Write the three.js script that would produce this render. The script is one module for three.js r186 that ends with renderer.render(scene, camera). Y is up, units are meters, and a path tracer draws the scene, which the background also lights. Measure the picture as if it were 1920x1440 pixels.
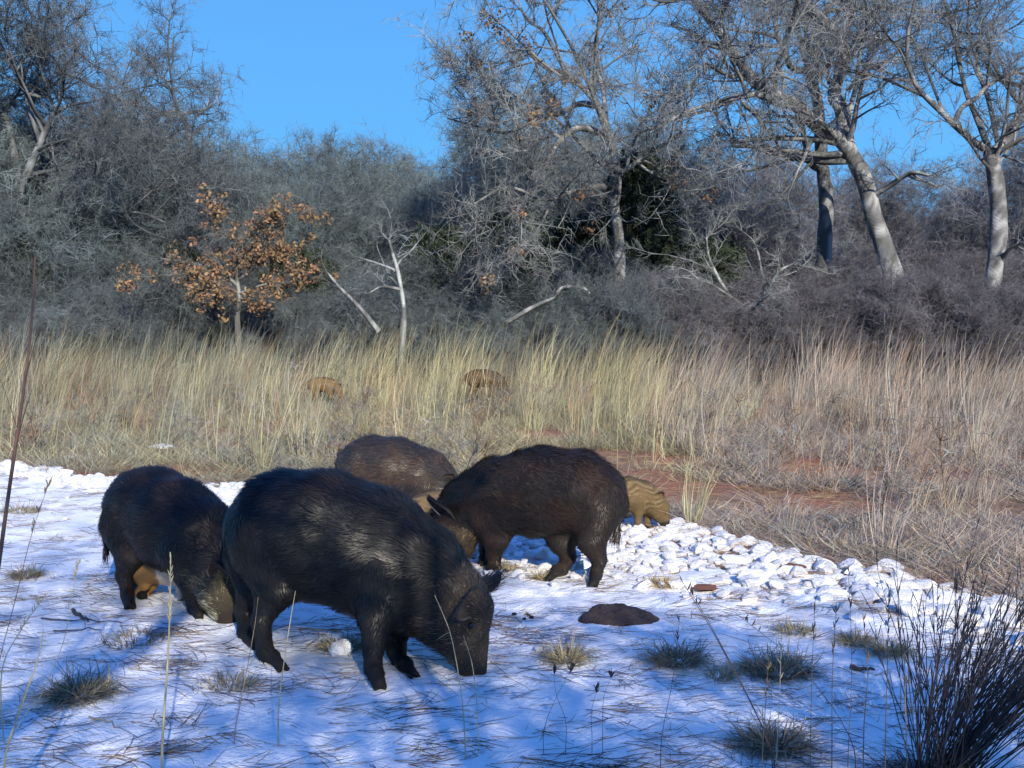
import * as THREE from 'three';
import { ImprovedNoise } from 'three/addons/math/ImprovedNoise.js';
import { mergeGeometries } from 'three/addons/utils/BufferGeometryUtils.js';

// ---------------------------------------------------------------- camera, sky, sun, exposure
const scene = new THREE.Scene();
const F = 1900, CAMH = 1.15, PITCH = Math.atan(60 / F);
const camera = new THREE.PerspectiveCamera(2 * Math.atan(720 / F) * 180 / Math.PI, 4 / 3, 0.05, 600);
camera.position.set(0, CAMH, 0);
camera.rotation.set(-PITCH, 0, 0);
const renderer = new THREE.WebGLRenderer({ antialias: true });
renderer.toneMapping = THREE.LinearToneMapping;
renderer.toneMappingExposure = 1.53;
renderer.shadowMap.enabled = true;
const SUN_AZ = 20 * Math.PI / 180, SUN_EL = 28 * Math.PI / 180;
const sunDir = new THREE.Vector3(Math.sin(SUN_AZ) * Math.cos(SUN_EL), Math.sin(SUN_EL), Math.cos(SUN_AZ) * Math.cos(SUN_EL));
{ // clear blue winter sky: deeper overhead, paler towards the horizon
  const W = 256, H = 128, data = new Float32Array(W * H * 4);
  for (let j = 0; j < H; j++) {
    const el = ((j + 0.5) / H - 0.5) * 180, t = Math.max(0, Math.min(1, el / 60)), k = Math.pow(t, 0.6);
    for (let i = 0; i < W; i++) {
      const o = (j * W + i) * 4;
      data[o] = 0.125 * (1 - k) + 0.036 * k; data[o + 1] = 0.45 * (1 - k) + 0.118 * k; data[o + 2] = 0.78 * (1 - k) + 0.5 * k; data[o + 3] = 1;
    }
  }
  const t = new THREE.DataTexture(data, W, H, THREE.RGBAFormat, THREE.FloatType);
  t.mapping = THREE.EquirectangularReflectionMapping; t.magFilter = THREE.LinearFilter; t.needsUpdate = true;
  scene.background = t; scene.environment = t;
}
const sun = new THREE.DirectionalLight(new THREE.Color(1, 0.92, 0.77), 4.3);
sun.position.copy(sunDir).multiplyScalar(60); sun.target.position.set(0, 0, -8);
sun.castShadow = true; sun.shadow.mapSize.set(4096, 4096);
Object.assign(sun.shadow.camera, { left: -30, right: 30, top: 30, bottom: -30, near: 1, far: 140 });
sun.name = 'sun';
scene.add(sun, sun.target);

// ---------------------------------------------------------------- helpers
let seed = 7;
const rnd = () => { seed = (seed + 0x6d2b79f5) | 0; let t = Math.imul(seed ^ (seed >>> 15), 1 | seed); t = (t + Math.imul(t ^ (t >>> 7), 61 | t)) ^ t; return ((t ^ (t >>> 14)) >>> 0) / 4294967296; };
const rr = (a, b) => a + (b - a) * rnd();
const V = (x, y, z) => new THREE.Vector3(x, y, z);
const clamp = (x, a, b) => Math.max(a, Math.min(b, x));
const sstep = (a, b, x) => { const t = clamp((x - a) / (b - a), 0, 1); return t * t * (3 - 2 * t); };
const perlin = new ImprovedNoise();
const nz = (x, y, z = 0) => perlin.noise(x + 31.7, y + 17.3, z + 5.1);
const fbm = (x, y, oct = 3, z = 0) => { let s = 0, a = 1, f = 1; for (let i = 0; i < oct; i++) { s += a * nz(x * f, y * f, z + i * 7.7); a *= 0.5; f *= 2.03; } return s; };
const cF = V(0, -Math.sin(PITCH), -Math.cos(PITCH)), cU = V(0, Math.cos(PITCH), -Math.sin(PITCH));
// a point of the photograph (1920 x 1440) at a given depth in metres
const P = (x, y, d) => V((x - 960) / F * d, CAMH + d * (cF.y - (y - 720) / F * cU.y), d * (cF.z - (y - 720) / F * cU.z));

function tag(o, label, category, group, kind) {
  if (label) o.userData.label = label;
  if (category) o.userData.category = category;
  if (group) o.userData.group = group;
  if (kind) o.userData.kind = kind;
  return o;
}
const used = {};
const numbered = (n) => { used[n] = (used[n] ?? -1) + 1; return used[n] ? n + '_' + String(used[n]).padStart(3, '0') : n; };
function add(o, name) { o.name = numbered(name); scene.add(o); return o; }
const shade = (o) => { o.traverse((m) => { if (m.isMesh) { m.castShadow = true; m.receiveShadow = true; } }); return o; };

class Build { // collects triangles
  constructor() { this.p = []; this.c = []; this.u = []; this.i = []; }
  get n() { return this.p.length / 3; }
  vert(v, c, u = 0, w = 0) { this.p.push(v.x, v.y, v.z); this.c.push(c[0], c[1], c[2]); this.u.push(u, w); return this.n - 1; }
  tube(pts, rad, sides, col, cap = false, rough = false) {
    let nrm = V(0, 0, 0), prev = null, len = 0;
    const t = V(0, 0, 0), b = V(0, 0, 0), v = V(0, 0, 0), base = this.n;
    for (let k = 0; k < pts.length; k++) {
      t.copy(pts[Math.min(k + 1, pts.length - 1)]).sub(pts[Math.max(k - 1, 0)]).normalize();
      if (!prev) { nrm.set(Math.abs(t.y) > 0.9 ? 1 : 0, Math.abs(t.y) > 0.9 ? 0 : 1, 0); } else len += pts[k].distanceTo(prev);
      nrm.addScaledVector(t, -nrm.dot(t)).normalize(); b.crossVectors(t, nrm); prev = pts[k];
      for (let s = 0; s < sides; s++) {
        const a = s / sides * Math.PI * 2, q = rad[k] > 0.03 && rough ? rad[k] * (1 + 0.13 * nz(pts[k].x * 4 + Math.cos(a) * 1.5, pts[k].y * 4 + Math.sin(a) * 1.5, pts[k].z * 4) + 0.12 * nz(pts[k].y * 2 + Math.cos(a) * 4, Math.sin(a) * 4, pts[k].x)) : rad[k]; v.copy(pts[k]).addScaledVector(nrm, Math.cos(a) * q).addScaledVector(b, Math.sin(a) * q);
        this.vert(v, typeof col === 'function' ? col(v, k) : col, s / sides * 0.8, len);
      }
    }
    for (let k = 0; k < pts.length - 1; k++) for (let s = 0; s < sides; s++) {
      const a = base + k * sides + s, b2 = base + k * sides + (s + 1) % sides, c = a + sides, d = b2 + sides;
      this.i.push(a, b2, d, a, d, c);
    }
    if (cap) { const e = base + (pts.length - 1) * sides; for (let s = 1; s < sides - 1; s++) this.i.push(e, e + s, e + s + 1); }
  }
  blade(pts, widths, side, col) { // a strip
    const base = this.n, v = V(0, 0, 0);
    for (let k = 0; k < pts.length; k++) {
      const c = typeof col === 'function' ? col(k / (pts.length - 1)) : col;
      if (k === pts.length - 1) { this.vert(pts[k], c); break; }
      v.copy(pts[k]).addScaledVector(side, widths[k] / 2); this.vert(v, c); v.copy(pts[k]).addScaledVector(side, -widths[k] / 2); this.vert(v, c);
    }
    const q = pts.length - 2;
    for (let k = 0; k < q; k++) { const a = base + k * 2; this.i.push(a, a + 1, a + 3, a, a + 3, a + 2); }
    this.i.push(base + q * 2, base + q * 2 + 1, base + q * 2 + 2);
  }
  geo() {
    const g = new THREE.BufferGeometry();
    g.setAttribute('position', new THREE.BufferAttribute(new Float32Array(this.p), 3));
    g.setAttribute('color', new THREE.BufferAttribute(new Float32Array(this.c), 3));
    g.setAttribute('uv', new THREE.BufferAttribute(new Float32Array(this.u), 2));
    g.setIndex(this.i); g.computeVertexNormals(); return g;
  }
  mesh(name, mat, parent) { const m = new THREE.Mesh(this.geo(), mat); m.name = name; parent?.add(m); return m; }
}
function noiseTexture(size, fn) {
  const d = new Uint8Array(size * size * 4);
  for (let j = 0; j < size; j++) for (let i = 0; i < size; i++) { const v = clamp(fn(i / size, j / size), 0, 1) * 255; d.set([v, v, v, 255], (j * size + i) * 4); }
  const t = new THREE.DataTexture(d, size, size); t.wrapS = t.wrapT = THREE.RepeatWrapping; t.magFilter = THREE.LinearFilter; t.minFilter = THREE.LinearMipmapLinearFilter; t.generateMipmaps = true; t.needsUpdate = true; return t;
}
const tile = (u, v, f, z) => { // tileable noise
  const a = u * Math.PI * 2, b = v * Math.PI * 2, r = f / 6.283; return perlin.noise(Math.cos(a) * r + 9, Math.sin(a) * r + Math.cos(b) * r * 1.3, Math.sin(b) * r + z);
};
const bumpFine = noiseTexture(512, (u, v) => 0.5 + 0.35 * tile(u, v, 18, 1) + 0.3 * tile(u, v, 47, 4) + 0.2 * tile(u, v, 110, 8));
const barkBump = noiseTexture(256, (u, v) => 0.5 + 0.5 * tile(u, v * 0.999, 22, 3) + 0.3 * tile(u, v, 50, 5));
const std = (o) => new THREE.MeshStandardMaterial({ vertexColors: true, roughness: 0.9, side: THREE.DoubleSide, ...o });
const M = {
  soil: std({ roughness: 1, bumpMap: bumpFine, bumpScale: 0.02 }),
  snow: std({ roughness: 0.75, bumpMap: bumpFine, bumpScale: 0.007 }),
  bark: std({ roughness: 0.95, bumpMap: barkBump, bumpScale: 0.012 }),
  twig: std({ roughness: 0.9 }),
  grass: std({ roughness: 0.7 }),
  leaf: new THREE.MeshPhysicalMaterial({ vertexColors: true, roughness: 0.8, side: THREE.DoubleSide, transmission: 0.25, thickness: 0 }),
  coat: new THREE.MeshPhysicalMaterial({ vertexColors: true, roughness: 0.85, specularIntensity: 0.6, side: THREE.DoubleSide }),
  hair: new THREE.MeshPhysicalMaterial({ vertexColors: true, roughness: 0.42, specularIntensity: 0.6, side: THREE.DoubleSide }),
  eye: new THREE.MeshStandardMaterial({ color: new THREE.Color(0.01, 0.008, 0.006), roughness: 0.12 }),
  rock: std({ roughness: 0.95, bumpMap: bumpFine, bumpScale: 0.012 }),
};

// ---------------------------------------------------------------- terrain and snow
const softplus = (x, k) => Math.log(1 + Math.exp(k * x)) / k;
function ground(x, z) {
  const d = -z;
  let h = 0.052 * (softplus(d - 8.5, 1.1) - softplus(d - 42, 0.3));
  h += 0.018 * nz(x * 0.5, z * 0.5) + 0.1 * sstep(7, 16, d) * nz(x * 0.21, z * 0.21, 3);
  return h;
}
const EDGE = [[-9, 11], [-6, 9.9], [-4.8, 9.45], [-3.3, 8.6], [-2.26, 8.15], [-0.8, 7.3], [0.67, 6.75], [1.13, 6.4], [1.6, 5.75], [1.98, 5.15], [2.25, 4.55], [2.6, 4.0], [3.2, 3.2], [4.2, 2.3], [6, 1], [9, -2]];
const edgeAt = (x) => { let k = 0; while (k < EDGE.length - 2 && x > EDGE[k + 1][0]) k++; const [a, b] = [EDGE[k], EDGE[k + 1]]; return a[1] + (b[1] - a[1]) * clamp((x - a[0]) / (b[0] - a[0]), 0, 1); };
const inside = (x, z) => edgeAt(x) + z + 0.34 * fbm(x * 1.2, z * 1.2, 4, 2);
function snowThick(x, z) {
  const m = inside(x, z);
  let t = clamp(m * 0.16, -0.08, 0.032);
  t += 0.016 * nz(x * 2.1, z * 2.1, 1) + 0.01 * nz(x * 5.5, z * 6, 4) + 0.007 * nz(x * 15, z * 17, 8) + 0.003 * nz(x * 37, z * 41, 2);
    const band = sstep(1.9, 0.2, m) * sstep(-0.4, 0.2, x);
  t -= band * 0.033 + 0.09 * band * sstep(-0.05, 0.4, fbm(x * 4.3, z * 5.1, 4, 21)); // trampled, broken edge
  return t;
}
const surf = (x, z) => ground(x, z) + Math.max(0, snowThick(x, z));
function G(px, py, up = 0) { // where that pixel's ray meets the ground
  let d0 = 1.2, d1 = 60; const p = V(0, 0, 0);
  for (let d = d0; d < d1; d *= 1.01) { p.copy(P(px, py, d)); if (p.y < surf(p.x, p.z)) { d1 = d; d0 = d / 1.01; break; } }
  for (let k = 0; k < 20; k++) { const m = (d0 + d1) / 2; p.copy(P(px, py, m)); if (p.y < surf(p.x, p.z)) d1 = m; else d0 = m; }
  p.y = surf(p.x, p.z) + up; return p;
}
{ // red earth, one sheet to the horizon
  const xs = [], ds = [];
  for (let k = -70; k <= 70; k++) xs.push(Math.sign(k) * (Math.abs(k) * 0.16 + Math.pow(Math.abs(k) / 70, 5) * 210));
  for (let d = -60; d < -4; d += 6) ds.push(d);
  for (let d = -4; d < 14; d += 0.1 + 0.004 * Math.max(0, d)) ds.push(d);
  for (let d = 14; d < 320; d *= 1.03) ds.push(d);
  const B = new Build();
  for (const d of ds) for (const x of xs) {
    const z = -d, f = sstep(-0.25, 0.35, fbm(x * 0.9, z * 0.9, 4, 6)), w = 0.5 + 0.5 * nz(x * 7, z * 7, 2);
    const red = [0.27 + 0.08 * w, 0.095 + 0.035 * w, 0.058 + 0.022 * w], straw = [0.21 + 0.05 * w, 0.155 + 0.04 * w, 0.1 + 0.03 * w];
    const k = f * 0.6 + 0.05;
    B.vert(V(x, ground(x, z), z), red.map((v, i) => v * (1 - k) + straw[i] * k), x * 0.9, z * 0.9);
  }
  const n = xs.length;
  for (let j = 0; j < ds.length - 1; j++) for (let i = 0; i < n - 1; i++) { const a = j * n + i; B.i.push(a, a + 1, a + n + 1, a, a + n + 1, a + n); }
  const m = B.mesh('x', M.soil); add(m, 'ground'); tag(m, 'red earth with straw litter under the dry grass', 'ground', null, 'structure'); shade(m);
}
let snow;
{
  const B = new Build(), ds = [], n = 380;
  for (let d = -5; d < 1; d += 0.3) ds.push(d);
  for (let d = 1; d < 10.6; d += 0.011 + 0.0045 * d) ds.push(d);
  for (const d of ds) for (let i = 0; i <= n; i++) {
    const x = (i / n * 2 - 1) * (1.5 + 0.72 * Math.max(d, 1)), z = -d;
    const st = sstep(0.12, 0.5, fbm(x * 2.3, z * 3, 3, 31)) * sstep(-0.6, 1.2, x) * 0.5, g = 0.04 * nz(x * 9, z * 11, 3);
    B.vert(V(x, ground(x, z) + snowThick(x, z), z), [0.86 - 0.1 * st + g, 0.86 - 0.22 * st + g, 0.87 - 0.25 * st + g], x * 1.6, z * 1.6);
  }
  for (let j = 0; j < ds.length - 1; j++) for (let i = 0; i < n; i++) { const a = j * (n + 1) + i; B.i.push(a, a + 1, a + n + 2, a, a + n + 2, a + n + 1); }
  snow = B.mesh('x', M.snow); add(snow, 'snow'); tag(snow, 'patch of old trampled snow scattered with straw', 'snow', null, 'structure');
}
// broken snow lumps along the edge of the patch
{
  const variants = [0, 1, 2, 3, 4, 5].map((k) => {
    const g = new THREE.IcosahedronGeometry(1, 2), p = g.attributes.position, v = V(0, 0, 0), cols = [], cuts = [];
    for (let i = 0; i < 11; i++) cuts.push([V(rr(-1, 1), rr(-0.4, 1), rr(-1, 1)).normalize(), rr(0.42, 0.8)]);
    for (let i = 0; i < p.count; i++) {
      v.fromBufferAttribute(p, i);
      const s = 1.15 + 0.35 * nz(v.x * 1.3 + k * 9, v.y * 1.3, v.z * 1.3) + 0.22 * nz(v.x * 4 + k, v.y * 4, v.z * 4); v.multiplyScalar(s);
      for (const [n, c] of cuts) { const q = v.dot(n) - c; if (q > 0) v.addScaledVector(n, -q * 0.95); }
      v.y *= 0.7; p.setXYZ(i, v.x, v.y, v.z); const t = 0.03 * nz(v.x * 5, v.y * 5, k); cols.push(0.86 + t, 0.85 + t, 0.87 + t);
    }
    g.setAttribute('color', new THREE.Float32BufferAttribute(cols, 3)); g.computeVertexNormals(); return g;
  });
  const spots = [];
  let guard = 0;
  while (spots.length < 2900 && guard++ < 190000) {
    const x = rr(-5.4, 3.6), d = rr(2.6, 10), z = -d, m = inside(x, z);
    if (m < -0.12 || m > 2.3) continue;
    const right = x > -0.3, keep = right ? sstep(2.3, 0.5, m) * (0.35 + 0.65 * sstep(-0.3, 0.25, fbm(x * 1.5, z * 1.5, 2, 66))) + 0.01 : (m < 0.5 ? 0.35 : 0.01);
    if (rnd() > keep) continue;
    const s = (rnd() < 0.22 ? rr(0.036, 0.066) : rr(0.012, 0.036)) * (right ? 1 : 1.1);
    spots.push([x, z, s, d]);
  }
  spots.sort((a, b) => b[2] / b[3] - a[2] / a[3]);
  const rest = [];
  const q = new THREE.Quaternion(), e = new THREE.Euler();
  spots.forEach(([x, z, s], i) => {
    const y = surf(x, z) + s * 0.26;
    e.set(rr(-0.35, 0.35), rr(0, 6.28), rr(-0.35, 0.35)); const sc = V(s * rr(0.8, 1.35), s * rr(0.75, 1.1), s * rr(0.8, 1.25));
    if (i < 300) {
      const m = new THREE.Mesh(variants[i % 6], M.snow); m.name = i ? 'snow_clump_' + String(i).padStart(3, '0') : 'snow_clump';
      m.position.set(x, y, z); m.rotation.copy(e); m.scale.copy(sc); snow.add(m);
    } else rest.push(new THREE.Matrix4().compose(V(x, y, z), q.setFromEuler(e).clone(), sc));
  });
  const im = new THREE.InstancedMesh(variants[0], M.snow, rest.length); rest.forEach((m, i) => im.setMatrixAt(i, m)); im.name = 'snow_crumbs'; im.userData.kind = 'stuff'; snow.add(im);
  shade(snow);
}

function lump(px, py, r, name, label, category, group, col) {
  const g = new THREE.IcosahedronGeometry(r, 2), p = g.attributes.position, cs = [], v = V(0, 0, 0);
  for (let i = 0; i < p.count; i++) { v.fromBufferAttribute(p, i); const s = 1 + 0.4 * nz(v.x / r * 1.4 + px, v.y / r * 1.4, v.z / r * 1.4); p.setXYZ(i, v.x * s, v.y * s * 0.75, v.z * s); cs.push(...col); }
  g.setAttribute('color', new THREE.Float32BufferAttribute(cs, 3)); g.computeVertexNormals();
  const m = new THREE.Mesh(g, name === 'snow_block' ? M.snow : M.rock); m.position.copy(G(px, py, r * 0.45)); add(m, name); tag(m, label, category, group); return shade(m);
}
// ---------------------------------------------------------------- trees
const barkCol = (hue = [1, 1, 1], dark = 1) => (v) => {
  const a = fbm(v.x * 5.1, v.y * 4.2, 4, v.z * 5.1), w = sstep(-0.1, 0.4, a), b = 0.5 + 0.9 * nz(v.x * 23, v.y * 14, v.z * 23);
  const k = Math.max(0.03, (0.08 + 0.07 * b) * (1 - w) + (0.3 + 0.14 * b) * w);
  return [k * 0.86 * hue[0] * dark, k * 0.87 * hue[1] * dark, k * 0.86 * hue[2] * dark];
};
function sprayGeometry(dense, col) { // a spray of fine twigs about 0.6 m long, growing along +y
  const B = new Build();
  const line = (p, dir, len, r, seg, crook) => {
    const pts = [p.clone()], d = dir.clone().normalize(); let q = p.clone();
    for (let i = 0; i < seg; i++) { d.add(V(rr(-1, 1), rr(-1, 1), rr(-1, 1)).multiplyScalar(crook)).normalize(); q = q.clone().addScaledVector(d, len / seg); pts.push(q); }
    B.tube(pts, pts.map((_, i) => r * (1 - 0.75 * i / seg)), 3, col); return pts;
  };
  const main = line(V(0, 0, 0), V(0, 1, 0), 0.62, 0.0075, 4, 0.3);
  for (let i = 0; i < dense; i++) {
    const t = rr(0.08, 1) * 4, k = Math.min(3, Math.floor(t)), p = main[k].clone().lerp(main[k + 1], t - k);
    const a = rr(0, 6.28), s = line(p, V(Math.cos(a), rr(0.3, 1.2), Math.sin(a)), rr(0.18, 0.42), 0.0052, 3, 0.38);
    for (let j = 0; j < 4; j++) { const p2 = s[1 + j % 3], b = rr(0, 6.28); line(p2, V(Math.cos(b), rr(-0.1, 1), Math.sin(b)), rr(0.08, 0.22), 0.0036, 2, 0.4); }
  }
  return B.geo();
}
const twigCol = (k) => [0.168 * k, 0.178 * k, 0.182 * k];
const sprays = [sprayGeometry(7, twigCol(1)), sprayGeometry(8, twigCol(0.75)), sprayGeometry(6, twigCol(1.35))];
const leafCluster = (() => { // a knot of dead oak leaves
  const B = new Build();
  for (let i = 0; i < 9; i++) {
    const c = V(rr(-0.09, 0.09), rr(-0.09, 0.06), rr(-0.09, 0.09)), a = V(rr(-1, 1), rr(-1, 0.4), rr(-1, 1)).normalize(), s = V(rr(-1, 1), rr(-1, 1), rr(-1, 1)).cross(a).normalize(), up = a.clone().cross(s);
    const L = rr(0.055, 0.1), k = rr(0.6, 1.25), col = [0.29 * k, 0.17 * k, 0.085 * k];
    const pts = [0, 0.25, 0.5, 0.75, 1].map((t) => c.clone().addScaledVector(a, L * t).addScaledVector(up, 0.02 * Math.sin(t * 3)));
    B.blade(pts, [0.012, L * 0.5, L * 0.38, L * 0.55], s, col);
  }
  return B.geo();
})();
const cedarSpray = (() => {
  const B = new Build();
  for (let i = 0; i < 46; i++) {
    const t = rnd(), p = V(rr(-0.03, 0.03), t * 0.5, rr(-0.03, 0.03)), a = rr(0, 6.28), dir = V(Math.cos(a), rr(0.3, 1.3), Math.sin(a)).normalize(), s = V(rr(-1, 1), rr(-1, 1), rr(-1, 1)).cross(dir).normalize(), k = rr(0.7, 1.3), L = rr(0.1, 0.2) * (1.1 - 0.5 * t);
    B.blade([p, p.clone().addScaledVector(dir, L * 0.5), p.clone().addScaledVector(dir, L).add(V(0, -0.02, 0))], [0.022, 0.018], s, [0.036 * k, 0.05 * k, 0.024 * k]);
  }
  return B.geo();
})();
const UP = V(0, 1, 0);
class Tree {
  constructor(opt) { this.B = new Build(); this.sprays = [[], [], []]; this.leaves = []; this.o = { crook: 0.2, up: 0.08, levels: 3, kids: [6, 6, 5], ratio: [0.62, 0.55, 0.5], sprayStep: 0.3, sprayScale: 1.15, hue: [1, 1, 1], leaf: 0, minLen: 0.35, ...opt }; }
  limb(pts, r0, r1, level, childFrom = 0.2) {
    const n = pts.length - 1;
    this.B.tube(pts, pts.map((_, i) => r0 + (r1 - r0) * Math.pow(i / n, 0.85)), level === 0 || r0 > 0.1 ? 12 : level === 1 ? 7 : 4, barkCol(this.o.hue), true, true);
    let len = 0; for (let i = 0; i < n; i++) len += pts[i].distanceTo(pts[i + 1]);
    this.kids(pts, r0, r1, level, len, childFrom);
  }
  kids(pts, r0, r1, level, len, from) {
    const o = this.o, n = pts.length - 1, at = (t) => { const k = Math.min(n - 1, Math.floor(t * n)); return [pts[k].clone().lerp(pts[k + 1], t * n - k), pts[k + 1].clone().sub(pts[k]).normalize()]; };
    if (level < o.levels) {
      const count = Math.max(2, Math.round(o.kids[level] * rr(0.8, 1.25)));
      for (let i = 0; i < count; i++) {
        const t = i === count - 1 ? 0.98 : from + (1 - from) * (i + rnd()) / count, [p, d] = at(t);
        const s = V(rr(-1, 1), rr(-0.55, 1), rr(-1, 1)).cross(d).normalize(), dir = d.clone().multiplyScalar(rr(0.35, 0.9)).addScaledVector(s, 1).normalize();
        const L = len * o.ratio[level] * rr(0.65, 1.15) * (1.15 - 0.45 * t); if (L < o.minLen) continue;
        const r = Math.min((r0 + (r1 - r0) * t) * 0.66, L * 0.03 + 0.007);
        this.grow(p, dir, L, r, level + 1);
      }
    }
    if (level >= o.levels - 1) {
      const c = Math.max(1, Math.round(len / o.sprayStep));
      for (let i = 0; i < c; i++) { const [p, d] = at(Math.min(0.99, (level >= o.levels ? 0.12 : 0.4) + 0.88 * rnd())); this.spray(p, d); }
      const [p, d] = at(0.99); this.spray(p, d);
    }
  }
  spray(p, d) {
    const dir = d.clone().add(V(rr(-1, 1), rr(-0.5, 1), rr(-1, 1)).multiplyScalar(0.8)).normalize(), s = rr(0.75, 1.4) * this.o.sprayScale;
    const q = new THREE.Quaternion().setFromUnitVectors(UP, dir).multiply(new THREE.Quaternion().setFromAxisAngle(UP, rr(0, 6.28)));
    this.sprays[Math.floor(rnd() * 3)].push(new THREE.Matrix4().compose(p, q, V(s, s, s)));
    if (rnd() < this.o.leaf * sstep(this.o.leafCut ?? -0.15, (this.o.leafCut ?? -0.15) + 0.35, nz(p.x * 1.3, p.y * 2.4, p.z * 1.3))) for (let k = 0; k < 3; k++) this.leaves.push(new THREE.Matrix4().compose(p.clone().addScaledVector(dir, rr(0.05, 0.5)).add(V(rr(-0.12, 0.12), rr(-0.12, 0.12), rr(-0.12, 0.12))), new THREE.Quaternion().setFromEuler(new THREE.Euler(rr(0, 6), rr(0, 6), rr(0, 6))), V(1, 1, 1).multiplyScalar(rr(0.8, 1.4))));
  }
  grow(p, dir, len, r, level) {
    const o = this.o, seg = level === 0 ? 7 : level === 1 ? 6 : level === 2 ? 5 : 4, pts = [p.clone()], d = dir.clone(); let q = p.clone();
    for (let i = 0; i < seg; i++) { d.add(V(rr(-1, 1), rr(-1, 1) + o.up * 3, rr(-1, 1)).multiplyScalar(o.crook)).normalize(); q = q.clone().addScaledVector(d, len / seg); pts.push(q); }
    this.limb(pts, r, r * 0.4, level, level === 0 ? (o.from ?? 0.35) : 0.25);
    return pts;
  }
  make(base) { // base: the foot of the trunk
    const g = new THREE.Group(); g.position.copy(base);
    const geo = this.B.geo(); geo.translate(-base.x, -base.y, -base.z);
    const t = new THREE.Mesh(geo, M.bark); t.name = 'trunk'; g.add(t);
    const back = new THREE.Matrix4().makeTranslation(-base.x, -base.y, -base.z);
    this.sprays.forEach((list, k) => {
      if (!list.length) return;
      const im = new THREE.InstancedMesh(sprays[k], M.twig, list.length); list.forEach((m, i) => { im.setMatrixAt(i, m.premultiply(back)); const w = rr(0.75, 1.25); im.setColorAt(i, new THREE.Color(w * this.o.hue[0], w * this.o.hue[1], w * this.o.hue[2])); });
      im.name = 'crown'; im.userData.kind = 'stuff'; g.add(im);
    });
    if (this.leaves.length) { const im = new THREE.InstancedMesh(leafCluster, M.leaf, this.leaves.length); this.leaves.forEach((m, i) => { im.setMatrixAt(i, m.premultiply(back)); const w = rr(0.7, 1.25); im.setColorAt(i, new THREE.Color(w, w * rr(0.9, 1.1), w)); }); im.name = 'dead_leaves'; im.userData.kind = 'stuff'; g.add(im); }
    return shade(g);
  }
}
// prototypes, foot at the origin
const protos = {
  oak: () => { const t = new Tree({ kids: [8, 7, 5], crook: 0.2, from: 0.3 }); t.grow(V(0, -0.2, 0), V(0.05, 1, 0).normalize(), 5.6, 0.17, 0); t.grow(V(0.05, 1.2, 0), V(0.7, 0.9, 0.2).normalize(), 4, 0.1, 1); t.grow(V(0, 1.5, 0), V(-0.7, 0.8, -0.3).normalize(), 4, 0.1, 1); return t; },
  elm: () => { const t = new Tree({ kids: [9, 7, 4], crook: 0.14, up: 0.13, from: 0.2 }); for (let k = 0; k < 4; k++) { const a = k * 1.6 + rr(-0.3, 0.3); t.grow(V(Math.cos(a) * 0.12, -0.2, Math.sin(a) * 0.12), V(Math.cos(a) * 0.4, 1, Math.sin(a) * 0.4).normalize(), rr(4, 5.8), 0.075, 0); } return t; },
  brush: () => { const t = new Tree({ kids: [7, 5, 0], levels: 2, crook: 0.2, up: 0.06, from: 0.12, ratio: [0.6, 0.55, 0], sprayStep: 0.15, hue: [0.85, 0.8, 0.8] }); for (let k = 0; k < 9; k++) { const a = k * 0.7 + rr(-0.3, 0.3), s = rr(0.3, 0.9); t.grow(V(Math.cos(a) * 0.25, -0.1, Math.sin(a) * 0.25), V(Math.cos(a) * s, 1, Math.sin(a) * s).normalize(), rr(1.7, 2.8), 0.028, 0); } return t; },
};
const kinds = {};
for (const k of ['oak', 'elm', 'brush']) {
  kinds[k] = [0, 1, 2].map(() => { const g = protos[k]().make(V(0, 0, 0)); g.userData.h = new THREE.Box3().setFromObject(g).max.y; return g; });
}
const topAt = (x, y, d) => P(x, y, d).y;
let nTree = 0;
function plant(kind, px, d, topY, label, category, group, name) {
  const src = kinds[kind][nTree++ % 3], o = src.clone(), p = P(px, 600, d); p.y = ground(p.x, p.z);
  const s = (topAt(px, topY, d) - p.y) / src.userData.h;
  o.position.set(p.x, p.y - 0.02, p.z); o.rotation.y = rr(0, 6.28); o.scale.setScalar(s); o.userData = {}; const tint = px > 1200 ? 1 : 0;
  if (o.children.length) o.traverse((m) => { if (m.isInstancedMesh) { m.instanceColor = m.instanceColor.clone(); const a = m.instanceColor.array, k = rr(0.7, 1.15); for (let i = 0; i < a.length; i += 3) { a[i] *= k * (tint ? 1.0 : 0.86); a[i + 1] *= k * (tint ? 0.96 : 1.03); a[i + 2] *= k * (tint ? 1.06 : 1.08); } } });  // left and middle crowns tinted bluish: haze put into the twig colour
  add(o, name); tag(o, label, category, group); return o;
}
// the distant and middle tree line
const line = [ // kind, pixel x, depth, pixel y of the top
  ...[[-120, 27, 150], [60, 25, 150], [190, 29, 190], [330, 33, 135], [430, 36, 205], [540, 34, 225], [640, 38, 225], [730, 37, 225], [690, 30, 330], [830, 40, 260], [950, 34, 160], [1060, 30, 120], [1180, 36, 150], [1290, 33, 190], [1420, 38, 260], [1640, 36, 280], [1790, 38, 240], [1990, 34, 160], [2120, 28, 60], [-250, 32, 60]].map((a, i) => [i % 3 === 1 ? 'elm' : 'oak', ...a]),
  ...[[120, 23.5, 170], [-60, 24, 150], [40, 26, 130], [190, 27, 190], [-130, 25, 120], [20, 30, 240], [250, 26, 290], [390, 29, 270], [480, 28, 285], [590, 29, 280], [780, 33, 330], [900, 28, 250], [1130, 27, 230], [1380, 28, 320], [1760, 29, 330]].map((a) => ['elm', ...a]),
];
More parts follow.
